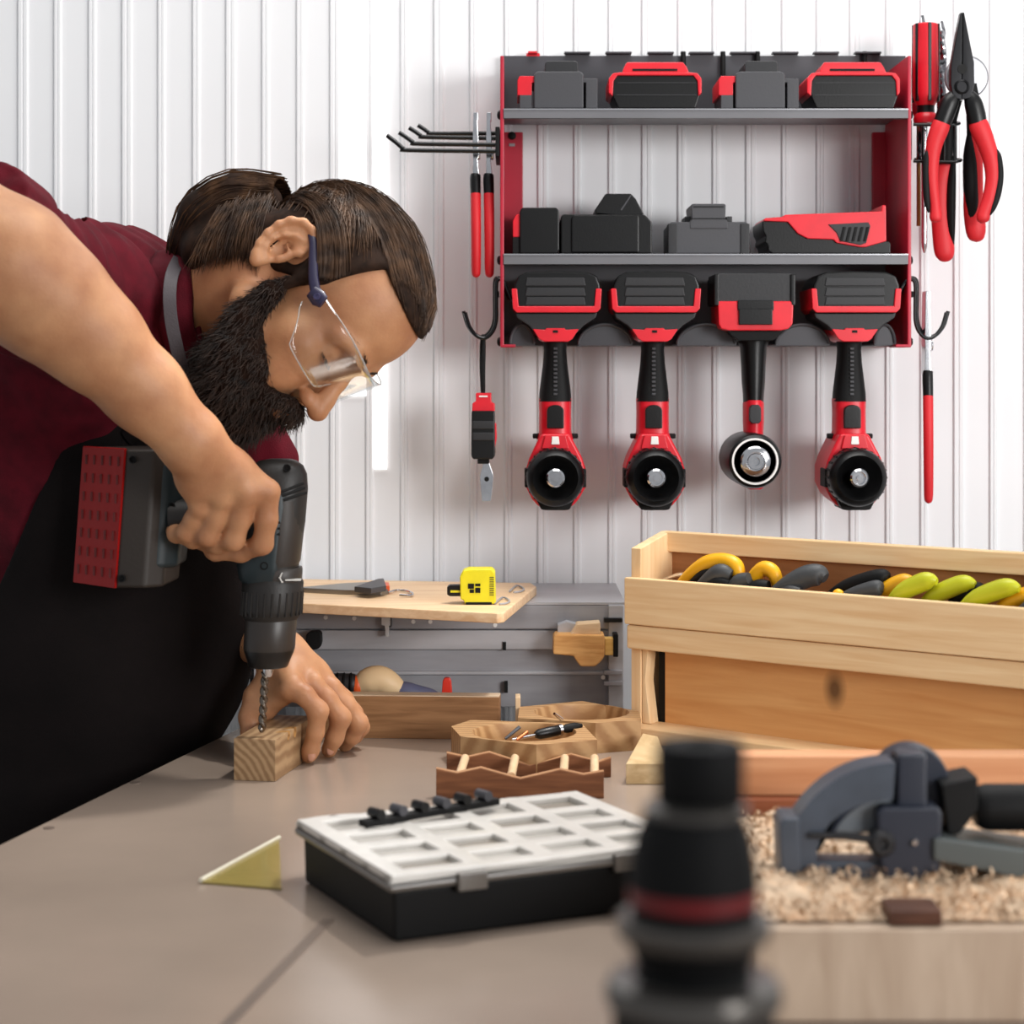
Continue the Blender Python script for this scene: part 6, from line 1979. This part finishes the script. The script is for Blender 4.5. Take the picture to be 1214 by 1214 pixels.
for j in range(rows - 1):
    for i in (0, nA):
        Qg.append((j * nn_ + i, (j + 1) * nn_ + i, o + (j + 1) * nn_ + i, o + j * nn_ + i))
lens = np_mesh('lens', np.array(Vg), np.array(Qg), gl, gls, world_loc(gls))
rimm = mat('clear_rim', (226, 224, 220), 0.15, trans=0.5, spec=0.7)
for j in (0, rows - 1):
    MB().tube([Vector(tuple(Vg[j * nn_ + i])) for i in range(nn_)], 0.0006, 6).build('lens_edge', rimm, gls)
for s in (-1, 1):
    MB().tube([hv(0.052, s * 0.0805, 0.018), hv(0.046, s * 0.0815, 0.015), hv(0.036, s * 0.082, 0.012)], [0.0070, 0.0095, 0.0078], 16, 0.55).build('hinge', navy, gls)
    tp = MB().tube([hv(*p) for p in smooth_path([(0.046, s * 0.0825, 0.014), (0.026, s * 0.0825, 0.018), (0.004, s * 0.081, 0.026), (-0.018, s * 0.079, 0.034), (-0.034, s * 0.077, 0.034), (-0.046, s * 0.0735, 0.026)], 5)], [0.0062 - 0.00014 * i for i in range(26)], 14, 0.5)
    tp.build('temple', navy, gls)
    hs = MB().lathe([(0.004, 0), (0.0036, 0.001), (0.002, 0.001), (0.0018, 0.0004)], hv(0.046, s * 0.0868, 0.0145), tuple(HM @ np.array([0, s, 0])), 16)
    hs.build('hinge_screw', mat('navy_screw', (52, 48, 80), 0.3), gls)

# ------------------------------------------------------------------ the cordless drill in his hand
DD = 2.165
ds = DD / FPX
drill = thing('cordless_drill', W(316, 790, DD), 'dark cordless drill with a red backed battery, held upright over the wood block', 'power drill')
rub = mat('drill_black_rubber', (30, 27, 25), 0.5, bump=0.12, bscale=400)
teal = mat('drill_dark_teal', (30, 42, 46), 0.42)


def axis_x(y):
    return 331 + (318 - 331) * (y - 560) / (790 - 560)


def bring(y, wl_, wr_, dep, cyo=0.0, p=2.4, n=36):
    """outline ring at height y: left and right half widths and depth half width in pixels, squarish"""
    cxp = axis_x(y)
    z = CAMZ - (y - HY) / FPX * DD
    out = []
    for i in range(n):
        a = 2 * math.pi * i / n
        c, s = math.cos(a), math.sin(a)
        c_ = math.copysign(abs(c) ** (2 / p), c); s_ = math.copysign(abs(s) ** (2 / p), s)
        x = cxp + (wr_ if c > 0 else wl_) * c_
        out.append(Vector(((x - HX) * ds, DD + cyo + dep * ds * s_, z)))
    return out


MB().loft([bring(*a) for a in ((544, 12, 12, 10), (546, 24, 20, 18), (552, 33, 28, 26), (562, 38, 33, 31), (580, 40, 35, 33), (620, 41, 34, 34), (660, 40, 30, 34), (676, 38, 29, 33))]).build('motor_housing', rub, drill, sharp=50)
o = MB().loft([bring(*a) for a in ((585, 41.5, 22, 35.5), (600, 43, 24, 36), (640, 44, 20, 36), (668, 44, 16, 36), (686, 40, 14, 34), (692, 34, 12, 30))]).build('side_shell', teal, drill, sharp=50)
# vents
for k, (xa, ya, xb, yb) in enumerate(((334, 588, 362, 578), (334, 583, 360, 573), (336, 593, 364, 584), (318, 624, 332, 619), (318, 630, 332, 626), (318, 636, 332, 633))):
    MB().tube([W(xa, ya, DD - 33.5 * ds), W(xb, yb, DD - (24 if k < 3 else 34) * ds)], 0.0016, 8).build('vent_slot', mat('deep_black', (3, 3, 3), 0.8), drill)
for x, y in ((340, 555), (313, 671)):
    MB().lathe([(0.0042, 0.003), (0.0042, 0), (0.003, 0), (0.0028, 0.0025), (1e-4, 0.0025)], W(x, y, DD - (31 if y < 600 else 36.5) * ds), (0, 1, 0), 18).build('case_screw', BLKM, drill)
lite = mat('drill_mid_grey', (48, 42, 38), 0.45)
MB().loft([bring(*a) for a in ((592, -4, 32, 34.6), (620, -4, 33.5, 35), (664, -4, 31, 35), (672, -4, 28, 33))]).build('gear_panel', lite, drill, sharp=50)
MB().loft([bring(*a) for a in ((672, 30, 33, 32), (675, 34, 34, 34), (684, 34, 34, 34), (690, 33, 34, 33))]).build('gear_shifter', lite, drill, sharp=50)
clr = MB().loft([bring(y, w_, w_, w_, 0, 2.0) for y, w_ in ((684, 33), (690, 36.5), (722, 36), (730, 34), (734, 31))]).build('clutch_ring', rub, drill)
kn = MB()
for i in range(26):
    a = 2 * math.pi * i / 26
    kn.tube([Vector(((axis_x(y) - HX) * ds + math.cos(a) * 36 * ds, DD + math.sin(a) * 36 * ds, CAMZ - (y - HY) * ds)) for y in (700, 728)], 0.0012, 6)
kn.build('clutch_ridge', rub, clr)
mk = mat('white_print', (222, 220, 214), 0.5)
MB().pxbox(338, 687.2, 356, 688.6, DD - 33.0 * ds, DD - 20 * ds).build('white_line', mk, clr)
MB().tube([W(333 + 2 * math.cos(a), 685 + 4 * math.sin(2 * a) * 0.5 + 4 * math.cos(a * 0.5), DD - 36.6 * ds) for a in [i * 0.5 for i in range(13)]], 0.0007, 6).build('drill_mark', mk, clr)
MB().loft([bring(y, w_, w_, w_, 0, 2.0) for y, w_ in ((730, 29), (734, 31), (768, 30.5), (770, 30))]).build('chuck_sleeve', mat('chuck_grey', (50, 44, 40), 0.38), drill)
MB().loft([bring(y, w_, w_, w_, 0, 2.0) for y, w_ in ((768, 30), (772, 29.5), (779, 27), (789, 23.5), (790.5, 22))]).build('chuck_nose', mat('chuck_black', (16, 14, 13), 0.35), drill)
MB().loft([bring(y, w_, w_, w_, 0, 2.0) for y, w_ in ((786, 7.5), (793, 7), (800, 5.5), (802, 4.5))]).build('chuck_jaw', CHROME, drill)
bt = MB()
rings = []
top, tip = W(314.5, 796, DD), W(310.5, 868, DD)
for i in range(61):
    t = i / 60
    c = top.lerp(tip, t)
    r_ = 0.0046 * (1 if t < 0.93 else 1 - (t - 0.93) * 5)
    a0 = i * 0.34
    rings.append([c + Vector((math.cos(a0 + k * math.pi / 8) * r_ * (1 - 0.45 * abs(math.sin(k * math.pi / 8)) ** 3), math.sin(a0 + k * math.pi / 8) * r_ * (1 - 0.45 * abs(math.sin(k * math.pi / 8)) ** 3), 0)) for k in range(16)])
bt.loft(rings).build('drill_bit', mat('drill_bit_steel', (120, 110, 100), 0.22, 1.0), drill, sharp=28)
# grip and battery
gy = 612
MB().tube([W(300, gy - 4, DD - 0.010), W(270, gy, DD - 0.012), W(235, gy + 2, DD - 0.012), W(205, gy + 4, DD - 0.010)], [0.0240, 0.0215, 0.0215, 0.024], 24).build('grip', rub, drill)
MB().prism([(286, 622), (300, 630), (300, 648), (290, 650), (282, 640)], DD - 0.022, DD + 0.004).build('trigger', BLK, drill, bevel=0.002)
# battery: a block turned so that its red underside faces left and towards the eye
bz0, bz1 = 532, 695


def bat(poly, ytop, ybot, nm, m, par=drill, bev=0.004, seg=3):
    """poly of (px, d); top and bottom heights in pixels for the near edge, leaning slightly"""
    a = [W(x, ytop, 2.14) for x, d in poly]
    r0, r1 = [], []
    for (x, d) in poly:
        X0 = (x - HX) / FPX * 2.14
        r0.append(Vector((X0 + 6 / FPX * 2.14, d, CAMZ - (ytop - HY) / FPX * 2.14)))
        r1.append(Vector((X0 - 6 / FPX * 2.14, d, CAMZ - (ybot - HY) / FPX * 2.14)))
    return MB().loft([r0, r1]).build(nm, m, par, bevel=bev, seg=seg)


bcase = mat('battery_brown_black', (44, 37, 32), 0.5, bump=0.1, bscale=300)
bo_ = bat([(80, 2.190), (146, 2.128), (180, 2.126), (200, 2.140), (204, 2.22), (150, 2.232)], 532, 696, 'battery_case', bcase)
bat([(178, 2.132), (198, 2.134), (216, 2.150), (216, 2.205), (190, 2.222)], 548, 674, 'battery_mount', teal, drill, 0.006)
redb = mat('battery_red_face', (150, 10, 8), 0.5, spec=0.25, bump=0.1, bscale=200)
rp = bat([(81, 2.1860), (145, 2.1255), (147, 2.130), (84, 2.1925)], 531, 696, 'red_face', redb, bo_, 0.0012, 2)
nb_ = Vector((-(2.1255 - 2.1860), 0, 0))
dk = mat('battery_red_groove', (92, 12, 10), 0.6)
for row in range(7):
    g = MB()
    for cl in range(5):
        u = 0.12 + 0.19 * cl
        x = 81 + 64 * u; d = 2.186 + (2.1255 - 2.186) * u
        y = 541 + row * 22
        p0 = W(x + 6 - 12 * (y - 532) / 164, y, 2.14); p0.y = d - 0.0003
        p1 = W(x + 6 - 12 * (y - 532) / 164, y + 11, 2.14); p1.y = d - 0.0003
        g.tube([p0, p1], 0.0018, 6)
    g.build('battery_groove', dk, rp)
for x, y in ((157, 545), (144, 686)):
    MB().lathe([(0.004, 0.003), (0.004, 0), (0.0028, 0), (0.0026, 0.0025), (1e-4, 0.0025)], W(x, y, 2.122), (0, 1, 0), 18).build('case_screw', BLKM, bo_)
MB().lathe([(0.004, 0.003), (0.004, 0), (0.0028, 0), (0.0026, 0.0025), (1e-4, 0.0025)], W(203, 600, 2.136), (0, 1, 0), 18).build('case_screw', BLKM, drill)
